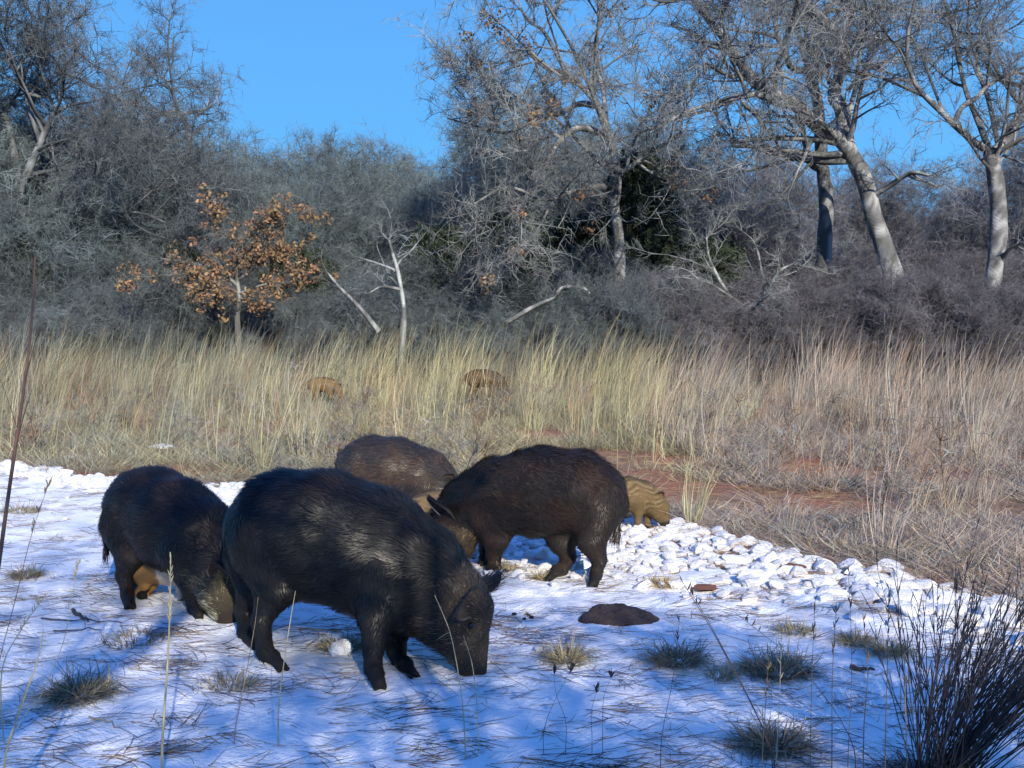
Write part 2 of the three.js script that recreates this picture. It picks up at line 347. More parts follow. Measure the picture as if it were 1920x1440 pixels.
for (const [k, x, d, y] of line) {
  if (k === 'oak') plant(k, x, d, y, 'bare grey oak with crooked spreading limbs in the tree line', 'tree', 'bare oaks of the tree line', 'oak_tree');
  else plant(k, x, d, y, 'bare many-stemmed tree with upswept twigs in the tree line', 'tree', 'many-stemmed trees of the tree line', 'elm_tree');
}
// undergrowth along the foot of the trees
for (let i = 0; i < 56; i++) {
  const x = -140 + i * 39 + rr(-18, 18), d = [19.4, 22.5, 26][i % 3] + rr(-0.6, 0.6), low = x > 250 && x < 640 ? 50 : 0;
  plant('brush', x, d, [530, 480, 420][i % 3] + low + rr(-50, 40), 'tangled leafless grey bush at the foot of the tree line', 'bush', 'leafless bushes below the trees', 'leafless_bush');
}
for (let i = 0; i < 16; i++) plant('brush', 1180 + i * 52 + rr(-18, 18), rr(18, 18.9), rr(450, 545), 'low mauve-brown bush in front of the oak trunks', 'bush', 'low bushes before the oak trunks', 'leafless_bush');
// dark evergreens
function cedar(px, d, topY, w, label, group) {
  const p = P(px, 600, d); p.y = ground(p.x, p.z); const h = topAt(px, topY, d) - p.y, g = new THREE.Group(); g.position.copy(p);
  const B = new Build(); B.tube([V(0, -0.1, 0), V(0.03, h * 0.5, 0), V(0, h * 0.97, 0.02)], [0.09, 0.06, 0.012], 7, [0.12, 0.085, 0.06]); B.mesh('trunk', M.bark, g);
  const n = Math.round(330 * w * h), im = new THREE.InstancedMesh(cedarSpray, M.grass, n);
  for (let i = 0; i < n; i++) {
    const t = Math.pow(rnd(), 0.8), a = rr(0, 6.28), lobe = 0.75 + 0.35 * nz(Math.cos(a) * 1.5 + px, t * 5, Math.sin(a) * 1.5), r = w * lobe * Math.pow(1 - t, 0.55) * Math.sqrt(rr(0.15, 1));
    const dir = V(Math.cos(a), rr(0.1, 0.8), Math.sin(a)).normalize(), s = rr(0.7, 1.3);
    im.setMatrixAt(i, new THREE.Matrix4().compose(V(Math.cos(a) * r, 0.15 + t * h * 0.95, Math.sin(a) * r), new THREE.Quaternion().setFromUnitVectors(UP, dir), V(s, s, s)));
    const k = rr(0.55, 1.1); im.setColorAt(i, new THREE.Color(k, k, k));
  }
  im.name = 'crown'; im.userData.kind = 'stuff'; g.add(im); add(g, 'cedar_tree'); tag(g, label, 'tree', group); return shade(g);
}
for (const [x, d, y, w, where] of [[110, 23, 430, 1.2, 'beside the broad oak with drooping limbs'], [235, 23.5, 420, 1.3, 'between the broad oak and the young rusty oak'], [10, 24, 440, 1.2, 'behind the tall reddish weed stem'], [345, 22.5, 490, 1.0, 'just behind the young rusty oak'], [830, 23, 450, 1.1, 'beside the pale dead sapling'], [960, 23, 420, 1.2, 'under the wide-spreading oak with few leaves'], [1195, 23.5, 310, 1.3, 'and taller than the other cedars'], [1090, 24, 430, 1.2, 'at the foot of the tallest cedar'], [560, 24, 490, 1.1, 'between the young rusty oak and the dead sapling'], [1330, 23, 470, 1.0, 'behind the sprawling pale dead shrub']])
  cedar(x, d, y, w, 'dark green cedar in the thicket ' + where, 'cedars among the bare trees');

// trees with limbs that can be followed one by one
const line3 = (list, sx = 1, ox = 0, oy = 0) => { // smooth curve through [x, y, depth]
  const c = new THREE.CatmullRomCurve3(list.map(([x, y, d]) => P(x * sx + ox, y * sx + oy, d))); return c.getPoints(list.length * 6);
};
function heroTree(px, d, limbs, opt, name, label, category = 'tree') {
  const t = new Tree({ kids: [7, 6, 4], sprayStep: 0.24, ...opt }), base = P(px, 600, d); base.y = ground(base.x, base.z) - 0.1;
  for (const [pts, r0, r1, level, foot, from] of limbs) {
    const c = line3(pts.map(([x, y, dd]) => [x, y, d + (dd ?? 0)]), opt.sx ?? 1, opt.ox ?? 0, opt.oy ?? 0);
    if (foot) c.unshift(base.clone());
    const th = foot ? 1 : opt.thick ?? 1; t.limb(c, r0 * th, r1 * th, level, from ?? 0.3);
  }
  const g = t.make(base); add(g, name); tag(g, label, category); return g;
}
const C3 = { sx: 1 / 2.25, ox: 1280, oy: 0 }, C2 = { sx: 1 / 2.25, ox: 640, oy: 0 }, C1 = { sx: 1 / 2.25, ox: 0, oy: 0 };
heroTree(1690, 20.5, [
  [[[905, 1250], [880, 1130], [800, 900], [760, 740], [690, 620], [660, 585]], 0.2, 0.15, 1, true, 0.7],
  [[[660, 588], [560, 520, -0.3], [470, 440, -0.6], [380, 395, -0.8], [300, 330, -1], [240, 260, -1.2], [180, 170, -1.4], [100, 70, -1.7], [30, -30, -2]], 0.13, 0.05, 1],
  [[[690, 610], [672, 470, 0.2], [640, 400, 0.3], [660, 320, 0.4], [670, 230, 0.5], [650, 150, 0.6], [600, 90, 0.4], [530, 20, 0.2], [480, -60, 0]], 0.14, 0.05, 1],
  [[[655, 155, 0.6], [700, 110, 0.9], [722, 40, 1.2], [728, -80, 1.5]], 0.075, 0.04, 1],
  [[[470, 440, -0.6], [400, 435, -1], [330, 400, -1.4], [230, 410, -1.9], [120, 440, -2.3], [0, 480, -2.6], [-140, 560, -2.8]], 0.075, 0.02, 1],
  [[[250, 430, -1.9], [330, 520, -2.1], [310, 620, -2.2], [250, 690, -2.4]], 0.035, 0.012, 2],
  [[[700, 380, 0.6], [760, 300, 0.9], [850, 270, 1.2], [920, 200, 1.5]], 0.05, 0.02, 2],
  [[[790, 830], [880, 780, -0.4], [960, 730, -0.8], [1040, 740, -1.2]], 0.07, 0.02, 2],
], { ...C3, hue: [1.1, 1.1, 1.12], thick: 1.2, kids: [8, 6, 4], ratio: [0.45, 0.55, 0.5], sprayStep: 0.42 }, 'oak_tree', 'big leaning bare oak whose pale trunk forks in two beside the brush', 'tree');
heroTree(1540, 22, [
  [[[600, 1000], [605, 830], [590, 700], [580, 560], [570, 430], [545, 330], [570, 250], [572, 170], [600, 60], [650, -20]], 0.17, 0.07, 1, true, 0.5],
  [[[545, 340], [500, 180, 0.3], [480, 60, 0.5], [460, -40, 0.6]], 0.08, 0.03, 1],
  [[[590, 720], [530, 680, -0.3], [510, 560, -0.5], [480, 500, -0.8], [400, 490, -1.1]], 0.1, 0.03, 2],
  [[[560, 300], [460, 285, -0.4], [430, 220, -0.6], [400, 150, -0.8], [380, 0, -1], [370, -60, -1]], 0.09, 0.04, 1],
  [[[405, 160, -0.8], [330, 140, -1], [230, 130, -1.3], [150, 110, -1.6]], 0.05, 0.015, 2],
], { ...C3, hue: [0.8, 0.8, 0.84], kids: [6, 5, 4], sprayStep: 0.45 }, 'oak_tree', 'dark upright bare oak standing just behind the big leaning oak');
heroTree(1868, 19.5, [
  [[[1305, 1300], [1310, 1200], [1330, 1000], [1332, 850], [1310, 700], [1300, 640]], 0.17, 0.14, 1, true, 0.7],
  [[[1300, 645], [1220, 590, -0.2], [1150, 530, -0.4], [1080, 460, -0.5], [1000, 380, -0.6], [955, 290, -0.7], [950, 150, -0.8], [985, -20, -1]], 0.075, 0.03, 1],
  [[[1318, 645], [1380, 570, 0.3], [1430, 460, 0.5], [1445, 350, 0.7], [1490, 200, 0.9], [1500, 0, 1]], 0.12, 0.06, 1],
  [[[1300, 650], [1250, 520, 0.3], [1200, 400, 0.5], [1170, 280, 0.6], [1140, 120, 0.7], [1090, -40, 0.8]], 0.065, 0.03, 1],
  [[[1145, 528, -0.4], [1180, 450, -0.2], [1230, 420, -0.1], [1290, 360, 0], [1380, 312, -0.2], [1460, 310, -0.4]], 0.07, 0.035, 2],
  [[[1330, 600, 0.2], [1290, 420, 0.6], [1240, 260, 0.8], [1260, 120, 1], [1230, -30, 1.2]], 0.055, 0.02, 1],
  [[[1340, 1120], [1370, 1060, -0.3], [1440, 1020, -0.6], [1540, 1000, -0.9]], 0.06, 0.02, 2],
], { ...C3, hue: [1.0, 0.98, 1.0], kids: [6, 5, 4], sprayStep: 0.42 }, 'oak_tree', 'bare oak with a straight bare trunk that forks low into a wide V');
heroTree(1160, 21, [
  [[[1175, 1200], [1170, 1000], [1150, 820], [1160, 700], [1120, 560], [1080, 440], [1020, 370], [950, 310], [870, 290], [780, 210]], 0.13, 0.035, 1, true, 0.3],
  [[[1130, 575], [1000, 540, -0.5], [920, 600, -0.8], [860, 690, -1.1], [780, 760, -1.4]], 0.065, 0.02, 1],
  [[[1155, 740], [1130, 690, -0.4], [1190, 725, -0.8], [1250, 680, -1], [1340, 620, -1.2], [1440, 560, -1.4]], 0.06, 0.025, 1],
  [[[1090, 450], [1000, 440, 0.4], [920, 480, 0.6], [790, 520, 0.9], [700, 560, 1], [560, 530, 1.3], [450, 500, 1.8]], 0.055, 0.012, 1],
  [[[950, 310], [850, 130, 0.4], [780, 80, 0.6], [745, -10, 0.8]], 0.04, 0.012, 1],
  [[[1150, 780], [1000, 800, -0.6], [860, 840, -1.2], [700, 790, -1.6], [560, 860, -2]], 0.05, 0.012, 1],
  [[[1120, 560], [1100, 360, 0.5], [1070, 260, 0.8], [1110, 190, 1]], 0.045, 0.012, 1],
], { ...C2, hue: [1.15, 1.13, 1.1], leaf: 0.2, thick: 1.35, sprayStep: 0.38, kids: [12, 6, 4], ratio: [0.34, 0.5, 0.5] }, 'oak_tree', 'bare wide-spreading oak with a few rusty leaves still on its twigs');
heroTree(100, 22.5, [
  [[[160, 1250], [150, 1000], [80, 850], [150, 650], [190, 560], [230, 480], [255, 470], [290, 440]], 0.13, 0.03, 1, true, 0.3],
  [[[90, 860], [60, 640, 0.4], [10, 480, 0.6], [-60, 480, 0.8], [-80, 430, 1]], 0.1, 0.03, 1],
  [[[150, 900], [330, 880, -0.6], [470, 890, -1], [600, 900, -1.4], [700, 940, -1.8]], 0.06, 0.015, 1],
  [[[170, 600], [120, 400, 0.3], [180, 410, 0.5], [200, 390, 0.6]], 0.06, 0.02, 1],
], { ...C1, hue: [0.62, 0.66, 0.7], kids: [10, 8, 5], ratio: [0.45, 0.55, 0.5] }, 'oak_tree', 'broad bare oak with drooping outer limbs beside the tall reddish weed stem');
heroTree(365, 29, [
  [[[800, 1250], [810, 900], [800, 640], [790, 540], [750, 470], [690, 480], [640, 490]], 0.13, 0.03, 1, true, 0.55],
  [[[760, 490], [720, 380], [690, 330, 0.3], [710, 290, 0.4]], 0.06, 0.015, 1],
  [[[750, 480], [830, 470, 0.4], [900, 440, 0.5], [930, 350, 0.6]], 0.06, 0.015, 1],
], { ...C1, hue: [0.8, 0.82, 0.9], kids: [8, 5, 4] }, 'oak_tree', 'slender bare oak whose twisted top stands clear against the sky');
// rusty-leaved young oak and its bare neighbours at the grass edge
heroTree(450, 19, [
  [[[1000, 1330], [1010, 1250], [1000, 1150], [1020, 1050], [1080, 960], [1160, 900]], 0.055, 0.012, 1, true, 0.25],
  [[[1000, 1200], [900, 1130, -0.2], [780, 1110, -0.4], [680, 1090, -0.5], [600, 1070, -0.5]], 0.035, 0.01, 2, false, 0.2],
  [[[995, 1230], [860, 1170, -0.4], [720, 1160, -0.7], [600, 1170, -0.8]], 0.03, 0.01, 2, false, 0.2],
  [[[1005, 1180], [1100, 1110, -0.2], [1180, 1070, -0.4], [1240, 1100, -0.5]], 0.03, 0.01, 2, false, 0.2],
  [[[1005, 1240], [1120, 1200, -0.4], [1220, 1190, -0.6], [1290, 1170, -0.7]], 0.03, 0.01, 2, false, 0.2],
  [[[1000, 1250], [960, 1240, -0.6], [900, 1260, -0.9]], 0.025, 0.01, 2, false, 0.2],
  [[[1010, 1260], [1130, 1270, -0.6], [1200, 1290, -0.8]], 0.025, 0.01, 2, false, 0.2],
], { ...C1, levels: 2, kids: [5, 5, 0], ratio: [0.45, 0.32, 0], hue: [0.9, 0.9, 0.85], leaf: 1.0, leafCut: -0.28, sprayStep: 0.075, sprayScale: 0.5 }, 'young_oak', 'young oak still holding tiers of rusty brown leaves above the grass');
heroTree(747, 18.5, [
  [[[262, 1360], [265, 1310], [240, 1150], [215, 1060], [200, 1010]], 0.06, 0.02, 1, true, 0.3],
  [[[245, 1220], [170, 1210, -0.2], [110, 1240, -0.3]], 0.035, 0.012, 2], [[[225, 1140], [150, 1110, 0.2], [50, 1080, 0.3]], 0.03, 0.01, 2],
], { ...C2, levels: 2, kids: [4, 3, 0], hue: [1.35, 1.4, 1.4], sprayStep: 0.5, sprayScale: 0.7 }, 'dead_sapling', 'pale dead sapling with stubby side branches standing above the grass');
heroTree(705, 18, [
  [[[160, 1400], [60, 1280], [0, 1220], [-60, 1150]], 0.05, 0.02, 2, false, 0.4],
], { ...C2, levels: 2, kids: [2, 2, 0], hue: [1.3, 1.3, 1.3], sprayStep: 0.9, sprayScale: 0.6 }, 'leaning_branch', 'pale bare branch leaning over the grass beside the dead sapling', 'branch');
heroTree(1400, 18.5, [
  [[[230, 1400], [200, 1260], [150, 1170], [110, 1080], [100, 1000]], 0.05, 0.015, 1, true, 0.2],
  [[[200, 1370], [270, 1305, -0.2], [350, 1250, -0.4], [400, 1150, -0.5], [470, 1110, -0.6]], 0.06, 0.015, 1],
  [[[270, 1300], [200, 1250, -0.4], [100, 1190, -0.6], [0, 1170, -0.8]], 0.04, 0.012, 2], [[[350, 1250], [330, 1130, 0.2], [300, 1020, 0.3], [230, 960, 0.4]], 0.035, 0.01, 2],
], { ...C3, kids: [6, 4, 0], levels: 2, hue: [1.35, 1.35, 1.3], sprayStep: 0.35, sprayScale: 0.8 }, 'dead_shrub', 'sprawling pale dead shrub of crooked branches at the edge of the grass', 'shrub');
heroTree(1040, 18.5, [
  [[[700, 1360], [800, 1300], [900, 1250], [930, 1215], [1020, 1215], [1050, 1240]], 0.05, 0.025, 2, false, 0.5],
], { ...C2, levels: 2, kids: [2, 2, 0], hue: [1.3, 1.3, 1.3], sprayStep: 0.9, sprayScale: 0.6 }, 'fallen_branch', 'pale crooked fallen branch lying low behind the tall yellow grass', 'branch');

// trees behind the camera whose shadows cross the snow
function shadeTree(x, z, spec, label, opt) {
  const t = new Tree({ kids: [6, 5, 4], sprayStep: 0.4, crook: 0.2, ...opt }), y = ground(x, z);
  for (const [dx, dy, dz, len, r] of spec) t.grow(V(x, y - 0.1, z), V(dx, dy, dz).normalize(), len, r, 0);
  const g = t.make(V(x, y, z)); add(g, 'oak_tree'); tag(g, label, 'tree'); return g;
}
seed = 4021;
shadeTree(0.75, 2.8, [[-0.12, 1, 0.1, 3.5, 0.13], [0.35, 1, 0.05, 3.1, 0.11], [-0.55, 1, 0.2, 3.6, 0.12]], 'small many-stemmed oak behind the trail camera, shading the snow', { kids: [5, 4, 3], sprayStep: 0.55, crook: 0.16, leaf: 0.2 });
shadeTree(3.1, 3.2, [[0.1, 1, 0.1, 2.7, 0.12], [0.6, 1, 0, 2.3, 0.09], [-0.6, 1, 0.1, 2.9, 0.1]], 'second small oak behind the trail camera, with leaves left on', { leaf: 0.5, sprayStep: 0.42 });

// ---------------------------------------------------------------- dry grass field
function tuftGeometry(n, h0, h1, spread, splay, bend, width, seg = 4) {
  const B = new Build();
  for (let i = 0; i < n; i++) {
    const a = rr(0, 6.28), r = spread * Math.sqrt(rnd()), h = rr(h0, h1), s = splay * rr(0.2, 1), p = V(Math.cos(a) * r, 0, Math.sin(a) * r), d = V(Math.cos(a) * s, 1, Math.sin(a) * s).normalize();
    const pts = [p.clone()], bx = bend * rr(0.2, 1.6), bz = rr(-0.3, 0.3) * bend; let q = p.clone();
    for (let k = 1; k <= seg; k++) { d.add(V(bx * k / seg, -0.05 * bend, bz * k / seg)).normalize(); q = q.clone().addScaledVector(d, h / seg); if (q.y < 0.01) q.y = 0.01 + rnd() * 0.02; pts.push(q); }
    const side = V(rr(-1, 1), 0, rr(-1, 1)).normalize(), k = rr(0.75, 1.2), warm = rr(0.92, 1.1);
    B.blade(pts, [width, width * 0.9, width * 0.75, width * 0.5, width * 0.35, width * 0.3].slice(0, seg), side, [k * warm, k, k / warm]);
  }
  return B.geo();
}
const scatter = (name, geos, spots, label, category) => {
  const parts = geos.map(() => []); spots.forEach((s, i) => parts[i % geos.length].push(s));
  const g = new THREE.Group();
  parts.forEach((list, k) => {
    const im = new THREE.InstancedMesh(geos[k], M.grass, list.length), q = new THREE.Quaternion(), c = new THREE.Color();
    list.forEach(([x, y, z, s, turn, col, sy], i) => { q.setFromAxisAngle(UP, turn); im.setMatrixAt(i, new THREE.Matrix4().compose(V(x, y, z), q, V(s, s * (sy ?? 1), s))); im.setColorAt(i, c.setRGB(...col)); });
    im.name = 'blades'; im.userData.kind = 'stuff'; g.add(im);
  });
  add(g, name); tag(g, label, category, null, 'stuff'); return shade(g);
};
const tones = { yellow: [0.4, 0.375, 0.225], olive: [0.265, 0.27, 0.19], pink: [0.41, 0.33, 0.28], grey: [0.33, 0.325, 0.285], rust: [0.32, 0.19, 0.11], tan: [0.41, 0.345, 0.23] };
function tone(x, z) { // grass tone by side: pinkish right, olive left, yellow between
  const d = -z, side = x / (d * 0.505), w = fbm(x * 0.5, z * 0.5, 2, 9), r = rnd(); let c;
  if (side > 0.35 + 0.25 * w) c = r < 0.55 ? tones.pink : r < 0.8 ? tones.grey : r < 0.92 ? tones.tan : tones.rust;
  else if (side < -0.35 + 0.25 * w) c = r < 0.5 ? tones.olive : r < 0.75 ? tones.yellow : r < 0.93 ? tones.grey : tones.rust;
  else c = r < 0.6 ? tones.yellow : r < 0.8 ? tones.olive : r < 0.93 ? tones.tan : tones.rust;
  const k = rr(0.5, 1.25); return c.map((v) => v * k);
}
const CLEAR = [[-0.184, 0.03, 9.5, 15.4], [-0.028, 0.034, 9.5, 15.3]]; // worn trails where the piglets walk
const BARE = [[0.9, 9.6, 1.3], [1.5, 8.1, 0.95], [2.3, 7.6, 0.8], [0.6, 8.2, 0.6], [2.9, 9.2, 0.8], [-2.9, 12.2, 0.9], [-1.7, 10.6, 0.6], [0.5, 11.8, 0.8], [3.6, 7.2, 0.6]];
const bare = (x, z) => { let b = 0; for (const [bx, bd, r] of BARE) b = Math.max(b, sstep(1.25, 0.35, Math.hypot(x - bx, -z - bd) / r + 0.5 * fbm(x * 2, z * 2, 2, 3))); return Math.max(b, 0.75 * sstep(0.25, 0.5, fbm(x * 0.8 + 4.2, z * 0.9, 3, 15)) * sstep(15, 10, -z)); };
{
  const tall = [0, 1, 2, 3].map(() => tuftGeometry(26, 0.4, 1.25, 0.1, 0.42, 0.3, 0.0065, 5)), spots = [];
  for (let i = 0; i < 30000; i++) {
    const d = i % 4 ? rr(7.2, 27) : rr(3.5, 10), x = rr(-1, 1) * (0.62 * d + 2), z = -d; if (inside(x, z) > (x > 1.2 ? -0.12 : -0.5)) continue;
    if (CLEAR.some(([cx, w, a, b]) => d > a && d < b && Math.abs(x / d - cx) < w) && rnd() < 0.88) continue;
    const w = fbm(x * 0.9, z * 0.9, 3, 40), near = sstep(9.5, 16.5, d), right = sstep(1.5, 3.2, x) * 0.45, clump = sstep(-0.1, 0.35, w);
    if (rnd() > clamp(near * (0.12 + 0.75 * clump) + (1 - near) * (sstep(0.28, 0.6, w) * 0.2 + right * 0.2), 0, 1) * (1 - bare(x, z)) * 0.62) continue;
    const s = rr(0.62, 1.2) * (0.62 + 0.38 * near) * (0.8 + 0.3 * clump) * (0.5 + 0.5 * sstep(5, 9, d));
    spots.push([x, ground(x, z) - 0.01, z, s, rr(-0.9, 0.9), tone(x, z), rr(0.8, 1.15)]);
  }
  const stalks = [0, 1].map(() => tuftGeometry(5, 0.9, 1.6, 0.1, 0.3, 0.14, 0.007, 5));
  const s3 = [];
  for (let i = 0; i < 1500; i++) { const d = rr(9, 23), x = rr(-1, 1) * (0.6 * d + 1), z = -d; if (inside(x, z) > -0.8 || fbm(x * 0.6, z * 0.6, 3, 90) < -0.05) continue; s3.push([x, ground(x, z) - 0.01, z, rr(0.6, 1.1), rr(-1.2, 1.2), tone(x, z).map((v) => v * 1.1), 1]); }
  const s4 = [];
  for (let i = 0; i < 2600; i++) { const d = rr(6, 22), x = rr(-1, 1) * (0.6 * d + 1), z = -d; if (inside(x, z) > -0.4 || fbm(x * 0.7, z * 0.7, 3, 120) < 0 || rnd() < bare(x, z)) continue; const k = rr(0.7, 1.5); s4.push([x, ground(x, z) - 0.02, z, rr(0.4, 0.95), rr(0, 6.28), rnd() < 0.3 ? [1.5 * k, 0.95 * k, 0.65 * k] : [1.1 * k, 0.98 * k, 0.85 * k], rr(0.6, 1.2)]); }
  scatter('dead_weeds', sprays, s4, 'twiggy dead weeds scattered through the dry grass', 'weeds');
  scatter('grass_stalks', stalks, s3, 'scattered taller bleached stalks standing out of the dry grass', 'grass');
  scatter('tall_grass', tall, spots, 'tall dry straw-coloured grass filling the field below the trees', 'grass');
  const low = [0, 1, 2, 3].map(() => tuftGeometry(26, 0.14, 0.45, 0.14, 1.5, 0.45, 0.005, 4)), s2 = [];
  for (let i = 0; i < 42000; i++) {
    const d = 4 + 20 * Math.pow(rnd(), 1.5), x = rr(-1, 1) * (0.62 * d + 1.5), z = -d, m = inside(x, z); if (m > 0.02 || d > 20) continue;
    if (rnd() < bare(x, z) * 1.15 || rnd() < 0.55 * sstep(-0.6, 0.05, m) || rnd() < 0.5 * sstep(0.1, -0.3, fbm(x * 1.3, z * 1.3, 3, 77))) continue;
    s2.push([x, ground(x, z) - 0.01, z, rr(0.6, 1.2), rr(0, 6.28), tone(x, z), rr(0.3, 0.85) * (0.55 + 0.45 * sstep(7, 11, d))]);
  }
  scatter('matted_grass', low, s2, 'short matted dead grass over the red earth', 'grass');
}
seed = 551;
// single tall clumps that stand out from the field
for (const [px, py, n, h, w, c, l] of [
  [1296, 985, 46, 0.5, 0.055, tones.yellow, 'upright pale yellow grass clump beside the brown piglet at the snow edge'],
  [572, 858, 70, 0.55, 0.13, tones.yellow, 'bright yellow grass clump behind the back of the big black hog'],
  [865, 872, 16, 0.5, 0.05, tones.yellow, 'thin yellow clump behind the dip between the two middle hogs'],
  [265, 815, 40, 0.5, 0.07, tones.rust, 'rusty red narrow grass clump in the field behind the leftmost hog'],
  [1660, 1035, 40, 0.5, 0.1, tones.pink, 'pinkish grass clump leaning over the end of the broken snow'],
  [1390, 800, 60, 0.6, 0.1, tones.yellow, 'tall straw clump growing out of the bare red earth'],
]) {
  const m = new THREE.Mesh(tuftGeometry(n, h * 0.6, h * 1.25, w, 0.3, 0.12, 0.0055, 5), new THREE.MeshStandardMaterial({ vertexColors: true, roughness: 0.7, side: THREE.DoubleSide, color: new THREE.Color().setRGB(...c.map((v) => v * 1.1)) }));
  m.position.copy(G(px, py)); m.position.y = ground(m.position.x, m.position.z) - 0.01; add(m, 'grass_clump'); tag(m, l, 'grass'); shade(m);
}
for (const [x, y, r, l] of [[305, 848, 0.13, 'small leftover snow patch in the grass behind the leftmost hog'], [130, 862, 0.06, 'tiny leftover snow lump near the far end of the snow'], [325, 690, 0.2, 'leftover snow patch far back in the yellow grass']]) { const m = lump(x, y, r, 'snow_remnant', l, 'snow', null, [0.86, 0.86, 0.88]); m.material = M.snow; m.scale.y = 0.3; }
seed = 991;
// straw strewn on the snow and on the bare earth
{
  const B = [0, 1, 2].map(() => { const b = new Build(); for (let i = 0; i < 3; i++) { let p = V(rr(-0.06, 0.06), rr(0.001, 0.006), rr(-0.05, 0.05)); const d = V(1, 0, rr(-0.5, 0.5)).normalize(), pts = [p], L = rr(0.04, 0.16); for (let k = 0; k < 4; k++) { d.add(V(0, rr(-0.09, 0.1), rr(-0.3, 0.3))).normalize(); p = p.clone().addScaledVector(d, L / 4); p.y = Math.max(0.001, p.y); pts.push(p); } const w = rr(0.7, 1.2); b.tube(pts, [0.0009, 0.0009, 0.0009, 0.0007, 0.0004], 3, [w, w, w]); } return b.geo(); });
  const spots = [];
  for (let i = 0; i < 33000; i++) {
    const d = 1.6 + 10 * Math.pow(rnd(), 1.3), x = rr(-1, 1) * (0.58 * d + 0.8), z = -d, w = fbm(x * 1.6, z * 2.2, 3, 50);
    const off = inside(x, z) < -0.3; if (rnd() > (off ? 0.9 * bare(x, z) : 0.16 + 0.6 * sstep(0.05, 0.5, w))) continue;
    const k = rr(0.6, 1.3) * (off ? 1.3 : 1), c = rnd() < 0.55 ? [0.2 * k, 0.13 * k, 0.075 * k] : rnd() < 0.5 ? [0.34 * k, 0.26 * k, 0.14 * k] : [0.09 * k, 0.06 * k, 0.045 * k];
    spots.push([x, surf(x, z), z, rr(0.6, 1.3), rr(-0.6, 0.6) + (rnd() < 0.3 ? rr(-1.5, 1.5) : 0), c]);
  }
  scatter('straw_litter', B, spots, 'loose brown straw and grass stems strewn over the snow', 'straw');
}

// ---------------------------------------------------------------- things on the snow
function tussock(px, py, r, n, h, cols, label, opt = {}) {
  const p = G(px, py), B = new Build();
  for (let i = 0; i < n; i++) {
    const a = rr(0, 6.28), q = Math.sqrt(rnd()), rad = r * 0.55 * q, s = rr(0.4, 1.7) * (0.25 + 0.75 * q), dir = V(Math.cos(a) * s, rr(0.5, 1.1), Math.sin(a) * s).normalize();
    const pts = []; let c = V(Math.cos(a) * rad, -0.01, Math.sin(a) * rad * 0.9); pts.push(c.clone()); const L = h * rr(0.5, 1.35), tw = rr(-0.5, 0.5);
    for (let k = 0; k < 5; k++) { dir.add(V(rr(-0.2, 0.2) - dir.z * tw, -0.19, rr(-0.2, 0.2) + dir.x * tw)).normalize(); c = c.clone().addScaledVector(dir, L / 5); if (c.y < 0.004) c.y = 0.004 + rnd() * 0.01; pts.push(c); }
    const col = cols[Math.floor(rnd() * cols.length)], k = rr(0.7, 1.25), w = opt.w ?? 0.0036;
    B.blade(pts, [w, w, w * 0.9, w * 0.7, w * 0.5], V(-dir.z, rr(-0.3, 0.3), dir.x).normalize(), col.map((v) => v * k));
  }
  const m = B.mesh('x', M.grass); m.position.copy(p); add(m, 'grass_tussock'); tag(m, label, 'grass', 'grass tussocks in the snow'); return shade(m);
}
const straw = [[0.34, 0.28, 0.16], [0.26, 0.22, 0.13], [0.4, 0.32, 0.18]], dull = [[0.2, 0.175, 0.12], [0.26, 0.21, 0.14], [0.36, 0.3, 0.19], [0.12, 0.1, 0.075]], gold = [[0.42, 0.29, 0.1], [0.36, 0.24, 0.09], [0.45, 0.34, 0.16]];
tussock(150, 1305, 0.13, 620, 0.13, [...straw, ...dull], 'round matted grass clump sitting alone on the shadowed snow');
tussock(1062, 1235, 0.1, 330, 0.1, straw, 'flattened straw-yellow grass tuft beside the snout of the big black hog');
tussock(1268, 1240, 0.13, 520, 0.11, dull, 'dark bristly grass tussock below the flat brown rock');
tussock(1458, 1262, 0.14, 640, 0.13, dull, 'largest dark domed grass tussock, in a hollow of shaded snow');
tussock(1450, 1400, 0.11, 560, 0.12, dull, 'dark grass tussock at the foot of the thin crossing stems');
tussock(1243, 1098, 0.09, 260, 0.09, gold, 'small golden grass tuft in the sunlit snow near the broken snow lumps');
tussock(1490, 1185, 0.1, 200, 0.08, straw, 'faint pale grass tuft uphill of the largest dark tussock');
tussock(1605, 1205, 0.08, 220, 0.09, straw, 'first of two pale tufts side by side along the sunlit snow ridge');
tussock(1665, 1225, 0.08, 260, 0.1, straw, 'second of two pale tufts side by side, nearer the dark bushy grass');
tussock(945, 1070, 0.08, 200, 0.09, straw, 'curly pale tuft right behind the front feet of the left-facing hog');
tussock(1015, 1085, 0.05, 120, 0.08, straw, 'tiny pale tuft between the legs of the left-facing hog');
tussock(640, 1215, 0.13, 260, 0.08, [...straw, ...dull], 'trampled straw tuft under the belly of the big black hog');
tussock(50, 1080, 0.11, 260, 0.09, [...straw, ...dull], 'low grass tuft on the snow beside the tall reddish weed stem');
tussock(40, 960, 0.2, 300, 0.12, [...straw, ...dull], 'wide grass tuft at the far end of the snow patch');
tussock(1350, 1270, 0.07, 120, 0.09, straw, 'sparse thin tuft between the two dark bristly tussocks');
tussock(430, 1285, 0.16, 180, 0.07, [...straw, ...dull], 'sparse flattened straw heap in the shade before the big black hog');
tussock(250, 1200, 0.2, 160, 0.08, dull, 'thin scatter of dark grass on snow before the feet of the piglet\'s mother');
